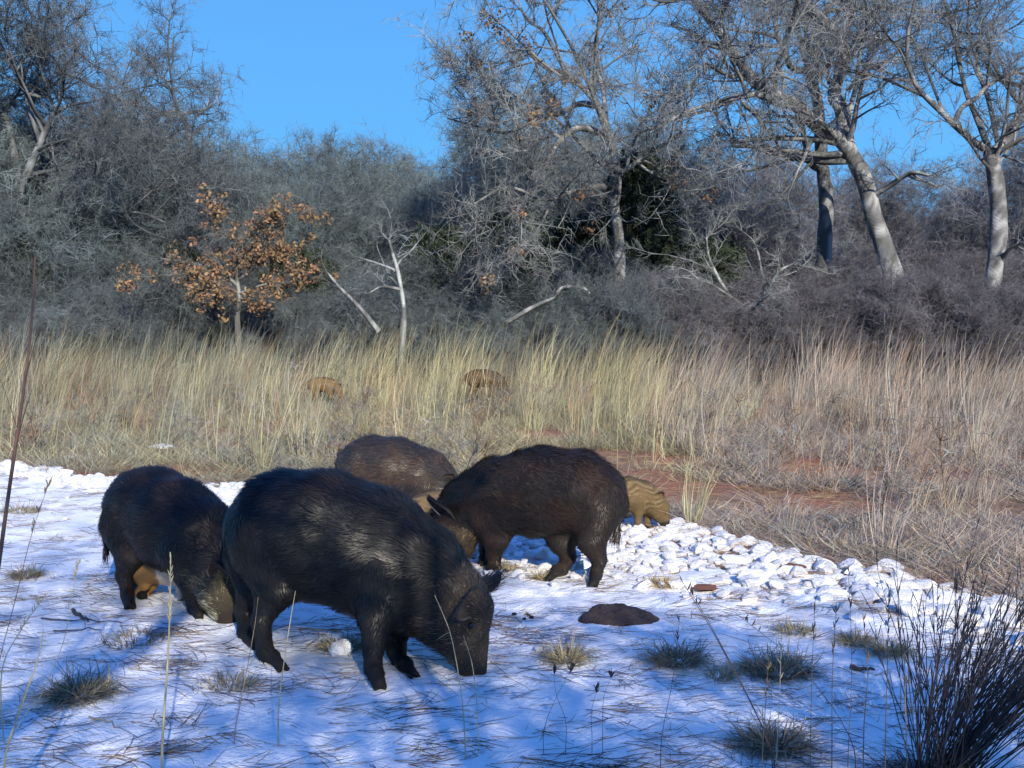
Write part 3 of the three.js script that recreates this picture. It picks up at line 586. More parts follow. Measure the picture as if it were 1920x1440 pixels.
{ // flat rock
  const p = G(1163, 1160), B = new Build(), n = 40, m = 26;
  for (let j = 0; j <= m; j++) for (let i = 0; i < n; i++) {
    const a = i / n * 6.2832, r = j / m, e = 1 + 0.2 * nz(Math.cos(a) * 1.2, Math.sin(a) * 1.2, 3) + 0.08 * nz(Math.cos(a) * 4, Math.sin(a) * 4, 6), x = Math.cos(a) * r * e * 0.185, z = Math.sin(a) * r * e * 0.13;
    const y = 0.06 * Math.pow(Math.max(0, 1 - Math.pow(r, 2.4)), 0.8) * (1 + 0.3 * x / 0.17 * -1) + 0.016 * nz(x * 14, z * 20, 1) + 0.007 * nz(x * 45, z * 45) + 0.004 * nz(x * 100, z * 100) - 0.02 * r;
    const k = 0.75 + 0.4 * nz(x * 30, z * 30, 8) + 0.25 * nz(x * 90, z * 90, 2); B.vert(V(x, y, z), [0.062 * k + 0.012, 0.04 * k + 0.01, 0.04 * k + 0.01], x * 4, z * 4);
  }
  for (let j = 0; j < m; j++) for (let i = 0; i < n; i++) { const a = j * n + i, b = j * n + (i + 1) % n; B.i.push(a, b, b + n, a, b + n, a + n); }
  const o = B.mesh('x', M.rock); o.position.copy(p); add(o, 'flat_rock'); tag(o, 'flat dark brown rock poking out of the snow', 'rock'); shade(o);
}
for (const [x, y, r] of [[964, 1154, 0.011], [988, 1153, 0.009], [997, 1160, 0.01], [983, 1162, 0.008], [992, 1156, 0.008]]) lump(x, y, r, 'dropping', 'small round black dropping on the sunlit snow near the flat rock', 'dropping', 'droppings near the rock', [0.018, 0.015, 0.014]);
for (const [x, y, r] of [[640, 1228, 0.045]]) lump(x, y, r, 'snow_block', 'broken white snow block under the belly of the big black hog', 'snow block', null, [0.86, 0.86, 0.88]);
for (const [x, y, r] of [[1012, 1222, 0.022], [1022, 1228, 0.014], [1238, 1235, 0.016]]) lump(x, y, r, 'snow_block', 'small loose lump of snow beside a grass tuft', 'snow block', 'loose snow lumps by the tufts', [0.86, 0.86, 0.88]);
for (const [x, y, r] of [[1320, 1107, 0.035], [1485, 1068, 0.04], [1430, 1075, 0.02]]) lump(x, y, r, 'earth_clod', 'clod of red earth among the broken snow lumps', 'clod', 'red clods among the snow', [0.24, 0.1, 0.07]).scale.set(1.9, 0.4, 1.3);
// tall stems in the foreground; each rooted in the snow
function stem(list, r, col, label, opt = {}) { // list: [px, py] from foot to tip at depth d (foot found on the ground)
  const d = opt.d, pts3 = list.map(([x, y, dd]) => P(x, y, d + (dd ?? 0))), foot = pts3[0].clone(); const g = new THREE.Group();
  foot.y = surf(foot.x, foot.z) - 0.02; if (pts3[0].y - foot.y > 0.03) pts3.unshift(foot); else pts3[0].copy(foot);
  const c = new THREE.CatmullRomCurve3(pts3), pts = c.getPoints(16).map((p) => p.sub(foot)), B = new Build();
  B.tube(pts, pts.map((_, i) => r * (1 - 0.65 * i / 16)), 5, (v, k) => col.map((x) => x * (0.85 + 0.3 * ((k * 7) % 5) / 5)), true); B.mesh('stalk', M.grass, g);
  if (opt.seeds) { const S = new Build(); for (let i = 0; i < opt.seeds; i++) { const t = rr(opt.from ?? 0.75, 1), p = c.getPoint(t).sub(foot), dir = V(rr(-0.6, 0.6), 1, rr(-0.6, 0.6)).normalize(); S.tube([p, p.clone().addScaledVector(dir, 0.008), p.clone().addScaledVector(dir, 0.02)], [0.0008, 0.0022, 0.0004], 4, opt.seedCol ?? col.map((x) => x * 1.15)); } S.mesh('seed_head', M.grass, g).userData.kind = 'stuff'; }
  if (opt.blades) { for (const [t, x, y, L] of opt.blades) { const S = new Build(); const p = c.getPoint(t).sub(foot), dir = V(x, y, 0.1).normalize(), pp = [p]; let q = p; for (let k = 0; k < 4; k++) { dir.y -= 0.13; dir.normalize(); q = q.clone().addScaledVector(dir, L / 4); pp.push(q); } S.blade(pp, [0.004, 0.0045, 0.004, 0.0025], V(0, 0.6, 1).normalize(), col); S.mesh('leaf', M.grass, g); } }
  g.position.copy(foot); add(g, opt.name ?? 'dry_stem'); tag(g, label, 'stem', opt.group); return shade(g);
}
const pale = [0.5, 0.42, 0.24], brown = [0.2, 0.13, 0.08], darkS = [0.07, 0.05, 0.045];
stem([[-60, 1500], [-5, 1080], [20, 900], [42, 750], [58, 620], [66, 480]], 0.0055, [0.16, 0.085, 0.06], 'tall reddish weed stem rising past the grass field at the snow\'s end', { d: 2.0, name: 'weed_stem', blades: [[0.55, 0.25, 1, 0.16], [0.6, -0.2, 1, 0.18], [0.7, 0.25, 1, 0.14]] });
stem([[304, 1400], [312, 1280], [318, 1160], [320, 1045]], 0.004, pale, 'straight pale stalk with a seed head standing before the leftmost black hog', { d: 2.55, seeds: 26, from: 0.72 });
stem([[522, 1340], [530, 1260], [545, 1160], [554, 1108]], 0.0024, pale, 'thin pale stem crossing in front of the big hog\'s hind leg', { d: 2.9 });
stem([[440, 1380], [462, 1260], [478, 1170], [484, 1120]], 0.0018, [0.34, 0.22, 0.13], 'thin reddish stem between the two black hogs\' legs', { d: 2.9 });
stem([[872, 1400], [866, 1310], [845, 1190], [830, 1150], [815, 1116]], 0.0022, pale, 'bent pale stem in front of the big hog\'s cheek, with a small plume', { d: 2.8, blades: [[0.62, -1, -0.3, 0.05], [0.35, 1, 0.2, 0.05]] });
stem([[897, 1400], [893, 1310], [884, 1240], [869, 1192]], 0.002, pale, 'shorter pale stem in front of the big hog\'s snout', { d: 2.85, blades: [[0.5, -1, 0.4, 0.045]] });
stem([[10, 1420], [38, 1330], [70, 1240], [82, 1180]], 0.003, pale, 'pale grass stem leaning over the snow near the round clump', { d: 2.4, blades: [[0.4, 0.3, 1, 0.18], [0.3, 0.45, 1, 0.15]] });
stem([[-10, 1290], [30, 1120], [60, 1000], [92, 905]], 0.0016, brown, 'fine arching stem at the dark end of the snow', { d: 2.7, seeds: 12 });
stem([[5, 1250], [40, 1180], [90, 1110]], 0.0022, pale, 'short pale stem leaning toward the leftmost hog\'s tail', { d: 2.9, seeds: 10, from: 0.6 });
stem([[60, 1330], [120, 1200], [140, 1090], [146, 1055]], 0.0013, pale, 'hair-thin upright stem beyond the round matted clump', { d: 3.2, seeds: 14, from: 0.6 });
for (const [a, b, c, r] of [[[1450, 1420], [1345, 1200], [1276, 1085], 0.0022], [[1445, 1410], [1350, 1205], [1290, 1100], 0.0018], [[1600, 1400], [1500, 1250], [1380, 1150], 0.0016], [[1240, 1390], [1262, 1270], [1275, 1150], 0.0012]]) stem([a, b, c], r, darkS, 'thin dark stem leaning left over the shaded snow and tussocks', { d: 2.6, group: 'dark leaning stems over the snow', seeds: 4, from: 0.85 });
for (const [x, y, t, c] of [[1456, 1420, 1175, pale], [1700, 1420, 1180, [0.3, 0.2, 0.12]], [1660, 1400, 1100, brown], [1590, 1420, 1070, brown], [1560, 1390, 1130, brown], [1758, 1400, 1060, brown], [1430, 1400, 1240, brown], [1520, 1380, 1120, brown], [1620, 1360, 1150, brown]]) stem([[x, y], [x + rr(-8, 8), (y + t) / 2], [x + rr(-6, 22), t]], rr(0.0012, 0.0019), c, 'fine upright dry stem standing among the tussocks by the dark bushy grass', { d: rr(2.45, 2.75), group: 'fine upright stems by the dark grass', seeds: 8, from: 0.7 });
for (const [x, y, a, b] of [[1020, 1370, 1075, 1250], [1060, 1350, 1038, 1255], [1130, 1340, 1148, 1265], [1110, 1380, 1120, 1290]]) stem([[x, y], [(x + a) / 2 - 6, (y + b) / 2], [a, b]], 0.001, darkS, 'wiry stem tipped with a dark seed pod before the yellow tuft', { d: 2.8, group: 'wiry stems with dark pods', seeds: 9, from: 0.93, seedCol: [0.04, 0.03, 0.03] });
{ // dark bushy grass
  const foot = P(1755, 1440, 2.62); foot.y = surf(foot.x, foot.z); const g = new THREE.Group(); g.position.copy(foot);
  const B = new Build(), C = new Build();
  for (let i = 0; i < 170; i++) {
    const t = rnd(), lean = i < 110 ? rr(0.15, 1.1) : rr(-0.35, 0.4), L = rr(0.35, 0.78) * (i < 110 ? 1 : 0.8), d = V(lean, 1, rr(-0.35, 0.35)).normalize(), pts = []; let p = V(rr(-0.05, 0.06), -0.01, rr(-0.05, 0.05)); pts.push(p);
    for (let k = 0; k < 6; k++) { d.add(V(rr(-0.05, 0.1), -0.035, rr(-0.06, 0.06))).normalize(); p = p.clone().addScaledVector(d, L / 6); pts.push(p); }
    const k = rr(0.6, 1.5); B.tube(pts, [0.0019, 0.0018, 0.0016, 0.0015, 0.0014, 0.0011, 0.0006], 3, [0.062 * k, 0.048 * k, 0.045 * k]);
    for (let j = 0; j < 7; j++) { const q = pts[3 + j % 4], e = d.clone().add(V(rr(-0.5, 0.5), rr(-0.1, 0.6), rr(-0.5, 0.5))).normalize(), l = rr(0.03, 0.08); B.tube([q, q.clone().addScaledVector(e, l * 0.5), q.clone().addScaledVector(e, l)], [0.0008, 0.0015, 0.0004], 3, [0.07 * k, 0.055 * k, 0.05 * k]); }
  }
  for (let i = 0; i < 420; i++) {
    const a = rr(0, 6.28), s = rr(0.3, 1.4), d = V(Math.cos(a) * s, 1, Math.sin(a) * s).normalize(), pts = []; let p = V(Math.cos(a) * rr(0, 0.09) - 0.02, -0.01, Math.sin(a) * rr(0, 0.08)); pts.push(p); const L = rr(0.1, 0.24), tw = rr(-0.5, 0.5);
    for (let k = 0; k < 5; k++) { d.add(V(-d.z * tw, -0.33, d.x * tw)).normalize(); p = p.clone().addScaledVector(d, L / 5); if (p.y < 0.004) p.y = 0.004; pts.push(p); }
    const k = rr(0.6, 1.5); C.blade(pts, [0.003, 0.003, 0.0027, 0.002, 0.0015], V(-d.z, 0.2, d.x).normalize(), [0.075 * k, 0.06 * k, 0.052 * k]);
  }
  B.mesh('stalks', M.grass, g).userData.kind = 'stuff'; C.mesh('basal_leaves', M.grass, g).userData.kind = 'stuff';
  add(g, 'bushy_grass'); tag(g, 'dark bushy clump of bluestem grass with stalks blown to one side', 'grass'); shade(g);
}
// fallen twigs on the snow
for (const [x0, y0, x1, y1, l] of [[75, 1165, 230, 1170, 'long dark twig lying on the shaded snow before the leftmost hog'], [100, 1188, 190, 1184, 'short straight twig lying beside the long dark twig'], [135, 1150, 165, 1168, 'stubby dark bark scrap on the shaded snow'], [165, 1350, 225, 1368, 'pale split stem lying near the round matted clump'], [560, 1182, 655, 1190, 'reddish straw stem lying under the big hog\'s belly'], [1595, 1255, 1640, 1262, 'curled dark bark strip on the shaded snow ridge']]) {
  const a = G(x0, y0, 0.006), b = G(x1, y1, 0.006), B = new Build(), n = 7, pts = [];
  for (let k = 0; k <= n; k++) { const p = a.clone().lerp(b, k / n); p.y = surf(p.x, p.z) + 0.006 + rr(0, 0.008); p.z += rr(-0.012, 0.012); pts.push(p.sub(a)); }
  const c = /pale|reddish/.test(l) ? [0.36, 0.27, 0.15] : darkS; B.tube(pts, pts.map((_, i) => (/stub|curl/.test(l) ? 0.009 : 0.0035) * (1 - 0.5 * i / n)), 5, c, true);
  const m = B.mesh('x', M.grass); m.position.copy(a); add(m, 'fallen_twig'); tag(m, l, 'twig'); shade(m);
}

// ---------------------------------------------------------------- hogs
function surfaceNets(sdf, lo, hi, cell) {
  const nx = Math.ceil((hi.x - lo.x) / cell), ny = Math.ceil((hi.y - lo.y) / cell), nzz = Math.ceil((hi.z - lo.z) / cell), sx = nx + 1, sy = ny + 1;
  const f = new Float32Array(sx * sy * (nzz + 1)), at = (i, j, k) => i + sx * (j + sy * k);
  const p = V(0, 0, 0);
  for (let k = 0; k <= nzz; k++) for (let j = 0; j <= ny; j++) for (let i = 0; i <= nx; i++) { p.set(lo.x + i * cell, lo.y + j * cell, lo.z + k * cell); f[at(i, j, k)] = sdf(p); }
  const id = new Int32Array(f.length).fill(-1), pos = [], idx = [];
  const cor = [[0, 0, 0], [1, 0, 0], [0, 1, 0], [1, 1, 0], [0, 0, 1], [1, 0, 1], [0, 1, 1], [1, 1, 1]], edges = [[0, 1], [2, 3], [4, 5], [6, 7], [0, 2], [1, 3], [4, 6], [5, 7], [0, 4], [1, 5], [2, 6], [3, 7]];
  for (let k = 0; k < nzz; k++) for (let j = 0; j < ny; j++) for (let i = 0; i < nx; i++) {
    const v = cor.map(([a, b, c]) => f[at(i + a, j + b, k + c)]); let neg = 0; for (const x of v) if (x < 0) neg++;
    if (!neg || neg === 8) continue;
    let x = 0, y = 0, z = 0, n = 0;
    for (const [a, b] of edges) if ((v[a] < 0) !== (v[b] < 0)) { const t = v[a] / (v[a] - v[b]); x += cor[a][0] + t * (cor[b][0] - cor[a][0]); y += cor[a][1] + t * (cor[b][1] - cor[a][1]); z += cor[a][2] + t * (cor[b][2] - cor[a][2]); n++; }
    id[at(i, j, k)] = pos.length / 3; pos.push(lo.x + (i + x / n) * cell, lo.y + (j + y / n) * cell, lo.z + (k + z / n) * cell);
  }
  const quad = (a, b, c, d, flip) => { if (a < 0 || b < 0 || c < 0 || d < 0) return; flip ? idx.push(a, c, b, a, d, c) : idx.push(a, b, c, a, c, d); };
  for (let k = 1; k < nzz; k++) for (let j = 1; j < ny; j++) for (let i = 1; i < nx; i++) {
    const s = f[at(i, j, k)] < 0;
    if (s !== f[at(i + 1, j, k)] < 0) quad(id[at(i, j - 1, k - 1)], id[at(i, j, k - 1)], id[at(i, j, k)], id[at(i, j - 1, k)], !s);
    if (s !== f[at(i, j + 1, k)] < 0) quad(id[at(i - 1, j, k - 1)], id[at(i - 1, j, k)], id[at(i, j, k)], id[at(i, j, k - 1)], !s);
    if (s !== f[at(i, j, k + 1)] < 0) quad(id[at(i - 1, j - 1, k)], id[at(i, j - 1, k)], id[at(i, j, k)], id[at(i - 1, j, k)], !s);
  }
  return { pos, idx };
}
const smin = (a, b, k) => { const h = Math.max(k - Math.abs(a - b), 0) / k; return Math.min(a, b) - h * h * k * 0.25; };
// spec: chains of joints [px, py, depth, radius] per group; 'leg' groups never blend with each other
function hog(spec) {
  const bones = [], groups = {};
  spec.chains.forEach((c, gi) => {
    const pts = c.pts.map((q) => q.isVector3 ? q : q.length === 5 ? G(q[0], q[1], q[3] * 0.9) : P(q[0], q[1], q[2])), rad = c.pts.map((q, i) => q[3]);
    for (let i = 0; i < Math.max(1, pts.length - 1); i++) {
      const a = pts[i], b = pts[i + 1] ?? pts[i].clone().add(V(0, 0.001, 0)), ba = b.clone().sub(a);
      const flow = ba.clone().normalize().multiplyScalar(c.rev ? -1 : 1);
      bones.push({ a, ba, l2: ba.lengthSq(), ra: rad[i], rb: rad[i + 1] ?? rad[i], g: c.g, k: c.k ?? 0.05, flow, t0: i / Math.max(1, pts.length - 1), t1: (i + 1) / Math.max(1, pts.length - 1) });
      groups[c.g] ??= c.g;
    }
  });
  // cloven hooves: two toes and two dewclaws on every foot
  for (const c of spec.chains) if (c.g.startsWith('leg')) {
    const own = bones.filter((b) => b.g === c.g), last = own[own.length - 1], tip = last.a.clone().add(last.ba), r = last.rb, fwd = last.ba.clone().setY(0); if (fwd.length() < 1e-3) fwd.set(1, 0, 0); fwd.normalize();
    const lat = V(-fwd.z, 0, fwd.x), floor = c.floor ?? surf(tip.x, tip.z);
    for (const sgn of [-1, 1]) {
      const a = last.a.clone().addScaledVector(lat, sgn * r * 0.55), b = tip.clone().addScaledVector(lat, sgn * r * 0.72).addScaledVector(fwd, r * 0.9); b.y = floor + r * 0.4;
      bones.push({ a, ba: b.sub(a), l2: 0, ra: r * 0.75, rb: r * 0.42, g: c.g, k: 0.006, flow: last.flow, t0: 0.95, t1: 1 });
      const w = last.a.clone().addScaledVector(lat, sgn * r * 0.7).addScaledVector(fwd, -r * 0.7), w2 = w.clone().addScaledVector(fwd, -r * 0.4); w2.y -= r * 0.7;
      bones.push({ a: w, ba: w2.sub(w), l2: 0, ra: r * 0.4, rb: r * 0.25, g: c.g, k: 0.006, flow: last.flow, t0: 0.95, t1: 1 });
    }
    last.rb *= 0.8;
  }
  for (const B of bones) B.l2 = B.ba.lengthSq();
  const gs = Object.keys(groups), legs = gs.filter((g) => g.startsWith('leg')), q = V(0, 0, 0);
  const bone = (p, B) => { q.copy(p).sub(B.a); const t = clamp(q.dot(B.ba) / B.l2, 0, 1); const dx = q.x - B.ba.x * t, dy = q.y - B.ba.y * t, dz = q.z - B.ba.z * t; return Math.sqrt(dx * dx + dy * dy + dz * dz) - (B.ra + (B.rb - B.ra) * t); };
  const per = gs.map((g) => [g, bones.filter((b) => b.g === g)]);
  const nf = spec.size ?? 1;
  const sdf = (p) => {
    let body = 1e3, out = 1e3; const L = [];
    for (const [g, bs] of per) {
      let d = 1e3; for (const B of bs) d = smin(d, bone(p, B), B.k * nf);
      if (g.startsWith('leg')) L.push(d); else if (g === 'tail') out = Math.min(out, d); else body = smin(body, d, 0.05 * nf);
    }
    let r = body; for (const d of L) r = Math.min(r, smin(body, d, 0.045 * nf));
    r = Math.min(r, smin(body, out, 0.015 * nf));
    return r + 0.006 * nf * nz(p.x * 9 / nf, p.y * 9 / nf, p.z * 9 / nf);
  };
  const lo = V(1e9, 1e9, 1e9), hi = V(-1e9, -1e9, -1e9);
  for (const B of bones) { const m = Math.max(B.ra, B.rb) + 0.04; for (const e of [B.a, B.a.clone().add(B.ba)]) { lo.min(e.clone().subScalar(m)); hi.max(e.clone().addScalar(m)); } }
  const net = surfaceNets(sdf, lo, hi, spec.cell), n = net.pos.length / 3, base = V((lo.x + hi.x) / 2, 0, (lo.z + hi.z) / 2); base.y = surf(base.x, base.z);
  const near = (p) => { let best = null, bd = 1e9; for (const B of bones) { const d = bone(p, B); if (d < bd) { bd = d; best = B; } } const t = clamp(q.copy(p).sub(best.a).dot(best.ba) / best.l2, 0, 1); return [best, best.t0 + (best.t1 - best.t0) * t]; };
  const nor = new Float32Array(n * 3), col = new Float32Array(n * 3), pos = new Float32Array(n * 3), meta = [], e = 0.004, p = V(0, 0, 0), g = V(0, 0, 0);
  for (let i = 0; i < n; i++) {
    p.set(net.pos[i * 3], net.pos[i * 3 + 1], net.pos[i * 3 + 2]);
    g.set(sdf(V(p.x + e, p.y, p.z)) - sdf(V(p.x - e, p.y, p.z)), sdf(V(p.x, p.y + e, p.z)) - sdf(V(p.x, p.y - e, p.z)), sdf(V(p.x, p.y, p.z + e)) - sdf(V(p.x, p.y, p.z - e))).normalize();
    nor.set([g.x, g.y, g.z], i * 3); const [B, t] = near(p), c = spec.color(p, B.g, t, g); meta.push([B, t, c]);
    col.set(c.map((v) => v * 0.8), i * 3); pos.set([p.x - base.x, p.y - base.y, p.z - base.z], i * 3);
  }
  const bg = new THREE.BufferGeometry();
  bg.setAttribute('position', new THREE.BufferAttribute(pos, 3)); bg.setAttribute('normal', new THREE.BufferAttribute(nor, 3)); bg.setAttribute('color', new THREE.BufferAttribute(col, 3)); bg.setIndex(net.idx);
  // ears: cupped shells with thickness, joined to the body
  const earGeos = [], H = new Build(), N = 14, K = 12, hair = (root, nrm, dir, L, w, c) => {
    const side = dir.clone().cross(nrm).normalize(), m = root.clone().addScaledVector(dir, L * 0.5), tip = root.clone().addScaledVector(dir, L).addScaledVector(nrm, -L * 0.1);
    const b0 = H.n; H.vert(root.clone().addScaledVector(side, w / 2), c); H.vert(root.clone().addScaledVector(side, -w / 2), c); H.vert(m.clone().addScaledVector(side, w * 0.42), c); H.vert(m.addScaledVector(side, -w * 0.42), c); H.vert(tip, c);
    H.i.push(b0, b0 + 1, b0 + 3, b0, b0 + 3, b0 + 2, b0 + 2, b0 + 3, b0 + 4);
  };
  for (const E of spec.ears ?? []) {
    const b = P(...E.base), t = P(...E.tip), ax = t.clone().sub(b), L = ax.length(); ax.normalize();
    const face = V(...E.face).normalize(), sd = face.clone().cross(ax).normalize(), fc = ax.clone().cross(sd).normalize(), B = new Build(); // fc: opening direction
    for (let layer = 0; layer < 2; layer++) for (let j = 0; j <= K; j++) for (let i = 0; i <= N; i++) {
      const v = j / K, u = i / N * 2 - 1, w = E.w * Math.pow(Math.sin(Math.PI * (0.22 + 0.78 * Math.pow(v, 0.9))), 0.7) * (v > 0.98 ? 0.15 : 1);
      const edge = Math.abs(u), th = (layer ? -1 : 1) * 0.0035 * nf * (1 - 0.7 * edge * edge), cup = -E.w * 0.75 * (1 - u * u) * (1 - 0.55 * v) ;
      const pt = b.clone().addScaledVector(ax, L * (v - 0.08)).addScaledVector(sd, u * w).addScaledVector(fc, cup + th);
      const rim = edge > 0.86 && E.rim ? 1 : 0, cc = layer ? spec.earOut : (rim ? E.rim : spec.earIn); B.vert(pt.sub(base), cc);
      if (layer && (i % 2 === 0)) for (let h = 0; h < (E.fluff ?? 1); h++) hair(pt.clone().add(V(rr(-1, 1), rr(-1, 1), rr(-1, 1)).multiplyScalar(0.004)), fc.clone().negate(), ax.clone().multiplyScalar(1).addScaledVector(sd, u * 0.6 + rr(-0.2, 0.2)).addScaledVector(fc, -0.15).normalize(), E.hair * rr(0.6, 1.4), 0.0022 * nf, spec.earOut.map((x) => x * rr(0.6, 1.8)));
    }
    const S = (N + 1) * (K + 1);
    for (let layer = 0; layer < 2; layer++) for (let j = 0; j < K; j++) for (let i = 0; i < N; i++) { const a = layer * S + j * (N + 1) + i; layer ? B.i.push(a, a + N + 2, a + 1, a, a + N + 1, a + N + 2) : B.i.push(a, a + 1, a + N + 2, a, a + N + 2, a + N + 1); }
    for (let j = 0; j < K; j++) for (const i of [0, N]) { const a = j * (N + 1) + i; B.i.push(a, a + N + 1, a + S + N + 1, a, a + S + N + 1, a + S); }
    for (let i = 0; i < N; i++) { const a = K * (N + 1) + i; B.i.push(a, a + 1, a + S + 1, a, a + S + 1, a + S); }
    const eg = B.geo(); eg.deleteAttribute('uv'); earGeos.push(eg);
  }
  const root = new THREE.Group(); root.position.copy(base);
  const body = new THREE.Mesh(mergeGeometries([bg, ...earGeos]), M.coat); body.name = 'body'; root.add(body);
  // coat of hair
  const tris = net.idx.length / 3, area = new Float32Array(tris), A = V(0, 0, 0), B2 = V(0, 0, 0), C2v = V(0, 0, 0); let sum = 0;
  for (let t = 0; t < tris; t++) { const [a, b, c] = [0, 1, 2].map((k) => net.idx[t * 3 + k] * 3); A.fromArray(net.pos, a); B2.fromArray(net.pos, b).sub(A); C2v.fromArray(net.pos, c).sub(A); sum += B2.cross(C2v).length() / 2; area[t] = sum; }
  const count = Math.round(sum * spec.density), nn = V(0, 0, 0), dir = V(0, 0, 0);
  for (let h = 0; h < count; h++) {
    const x = rnd() * sum; let l = 0, r = tris - 1; while (l < r) { const m = (l + r) >> 1; if (area[m] < x) l = m + 1; else r = m; }
    const [a, b, c] = [0, 1, 2].map((k) => net.idx[l * 3 + k]); let u = rnd(), v = rnd(); if (u + v > 1) { u = 1 - u; v = 1 - v; }
    const root3 = V(0, 0, 0).fromArray(net.pos, a * 3).multiplyScalar(1 - u - v).addScaledVector(V(0, 0, 0).fromArray(net.pos, b * 3), u).addScaledVector(V(0, 0, 0).fromArray(net.pos, c * 3), v);
    nn.fromArray(nor, a * 3); const [bo, tt, cc] = meta[a];
    const L = spec.hairLen(root3, bo.g, tt, nn) * rr(0.65, 1.3); if (L < 0.002) continue;
    dir.copy(bo.flow).add(V(0, bo.g.startsWith('leg') ? -0.3 : -0.45, 0)).add(V(nz(root3.x * 14, root3.y * 14, root3.z * 14), nz(root3.x * 14 + 9, root3.y * 14, root3.z * 14), nz(root3.x * 14, root3.y * 14 + 9, root3.z * 14)).multiplyScalar(0.8)).add(V(rr(-1, 1), rr(-1, 1), rr(-1, 1)).multiplyScalar(0.25));
    dir.addScaledVector(nn, -dir.dot(nn)).normalize().addScaledVector(nn, spec.lift ?? 0.38).normalize();
    const k = rr(0.6, 1.5) * (rnd() < 0.06 ? 2 : 1) * ((bo.g === 'jowl' || bo.g === 'snout') && rnd() < 0.3 ? 2.6 : 1);
    hair(root3.sub(base).addScaledVector(nn, -0.002), nn.clone(), dir.clone(), L, (spec.hairW ?? 0.0028) * rr(0.7, 1.2), cc.map((w) => w * k));
  }
  H.mesh('hair', M.hair, root).userData.kind = 'stuff';
  for (const [x, y, d, r] of spec.eyes ?? []) { const m = new THREE.Mesh(new THREE.SphereGeometry(r, 12, 8), M.eye); m.position.copy(P(x, y, d)).sub(base); m.name = 'eye'; root.add(m); }
  add(root, spec.name); tag(root, spec.label, 'hog', spec.group); return shade(root);
}
const mixc = (a, b, t) => a.map((v, i) => v * (1 - t) + b[i] * t);
const isHoof = (g, t) => g.startsWith('leg') && t > 0.94;
const adultHair = (p, g, t, n) => {
  if (isHoof(g, t)) return 0; if (g.startsWith('leg')) return 0.03 - 0.02 * t; if (g === 'snout') return t > 0.94 ? 0 : 0.024 - 0.013 * t; if (g === 'tail') return 0.02 + 0.05 * sstep(0.5, 1, t);
  return 0.038 + 0.022 * sstep(0.6, 1, n.y) + 0.018 * sstep(-0.2, -0.8, n.y);
};
const mottle = (p, f, z = 0) => sstep(-0.2, 0.4, fbm(p.x * f, p.y * f, 2, p.z * f + z));
const adultColor = (base, brown, face, hoof = [0.014, 0.012, 0.011]) => (p, g, t, n) => {
  if (isHoof(g, t)) return hoof;
  if (g === 'snout') return mixc(face, [0.03, 0.02, 0.016], sstep(0.8, 0.95, t));
  if (g === 'jowl') return mixc(base, face, 0.7 + 0.3 * mottle(p, 20));
  return mixc(base, brown, 0.55 * mottle(p, 6));
};
// the big black sow
hog({
  name: 'wild_hog', label: 'large glossy black wild hog rooting in the snow, facing right, dappled with shade', cell: 0.009, density: 24000,
  color: adultColor([0.011, 0.011, 0.0125], [0.017, 0.014, 0.013], [0.034, 0.026, 0.02]), hairLen: adultHair, earIn: [0.05, 0.035, 0.026], earOut: [0.03, 0.028, 0.028],
  chains: [
    { g: 'body', k: 0.06, rev: true, pts: [[498, 1000, 3.96, 0.15], [530, 985, 3.92, 0.195], [610, 1000, 3.84, 0.222], [705, 1032, 3.76, 0.21], [785, 1078, 3.7, 0.175], [842, 1122, 3.65, 0.12]] },
    { g: 'body', k: 0.06, rev: true, pts: [[590, 1040, 3.85, 0.155], [690, 1066, 3.77, 0.15], [760, 1105, 3.71, 0.14]] },
    { g: 'snout', k: 0.05, rev: true, pts: [[846, 1122, 3.64, 0.115], [868, 1148, 3.61, 0.098], [881, 1205, 3.57, 0.054], [886, 1250, 3.545, 0.037], [888, 1266, 3.54, 0.038]] },
    { g: 'jowl', k: 0.06, rev: true, pts: [[800, 1138, 3.67, 0.105], [836, 1172, 3.61, 0.075], [866, 1225, 3.57, 0.034]] },
    { g: 'leg1', k: 0.018, pts: [[495, 1020, 3.83, 0.14], [518, 1098, 3.76, 0.085], [490, 1165, 3.74, 0.037], [498, 1222, 3.68, 0.0284], [512, 1244, 0, 0.0258, 1], [528, 1258, 0, 0.0206, 1]] },
    { g: 'leg2', k: 0.018, pts: [[470, 1040, 4.07, 0.11], [476, 1100, 4.05, 0.075], [458, 1145, 4.06, 0.0361], [460, 1185, 4.0, 0.0284], [468, 1206, 0, 0.0249, 1], [482, 1218, 0, 0.0189, 1]] },
    { g: 'leg3', k: 0.018, pts: [[720, 1085, 3.64, 0.12], [706, 1150, 3.58, 0.068], [701, 1208, 3.54, 0.0361], [699, 1254, 3.5, 0.0284], [703, 1276, 0, 0.0267, 1], [712, 1292, 0, 0.0206, 1]] },
    { g: 'leg4', k: 0.018, pts: [[748, 1110, 3.78, 0.11], [742, 1168, 3.76, 0.06], [742, 1215, 3.7, 0.0344], [752, 1246, 3.66, 0.0275], [760, 1258, 0, 0.0258, 1], [774, 1270, 0, 0.0198, 1]] },
  ],
  ears: [{ base: [902, 1116, 3.53], tip: [852, 1164, 3.42], w: 0.056, face: [0.55, -0.35, 0.75], hair: 0.02, rim: [0.16, 0.12, 0.1] }, { base: [898, 1108, 3.69], tip: [944, 1080, 3.74], w: 0.042, face: [0.6, -0.4, -0.5], hair: 0.04, fluff: 3 }],
  eyes: [[884, 1172, 3.495, 0.011]],
});
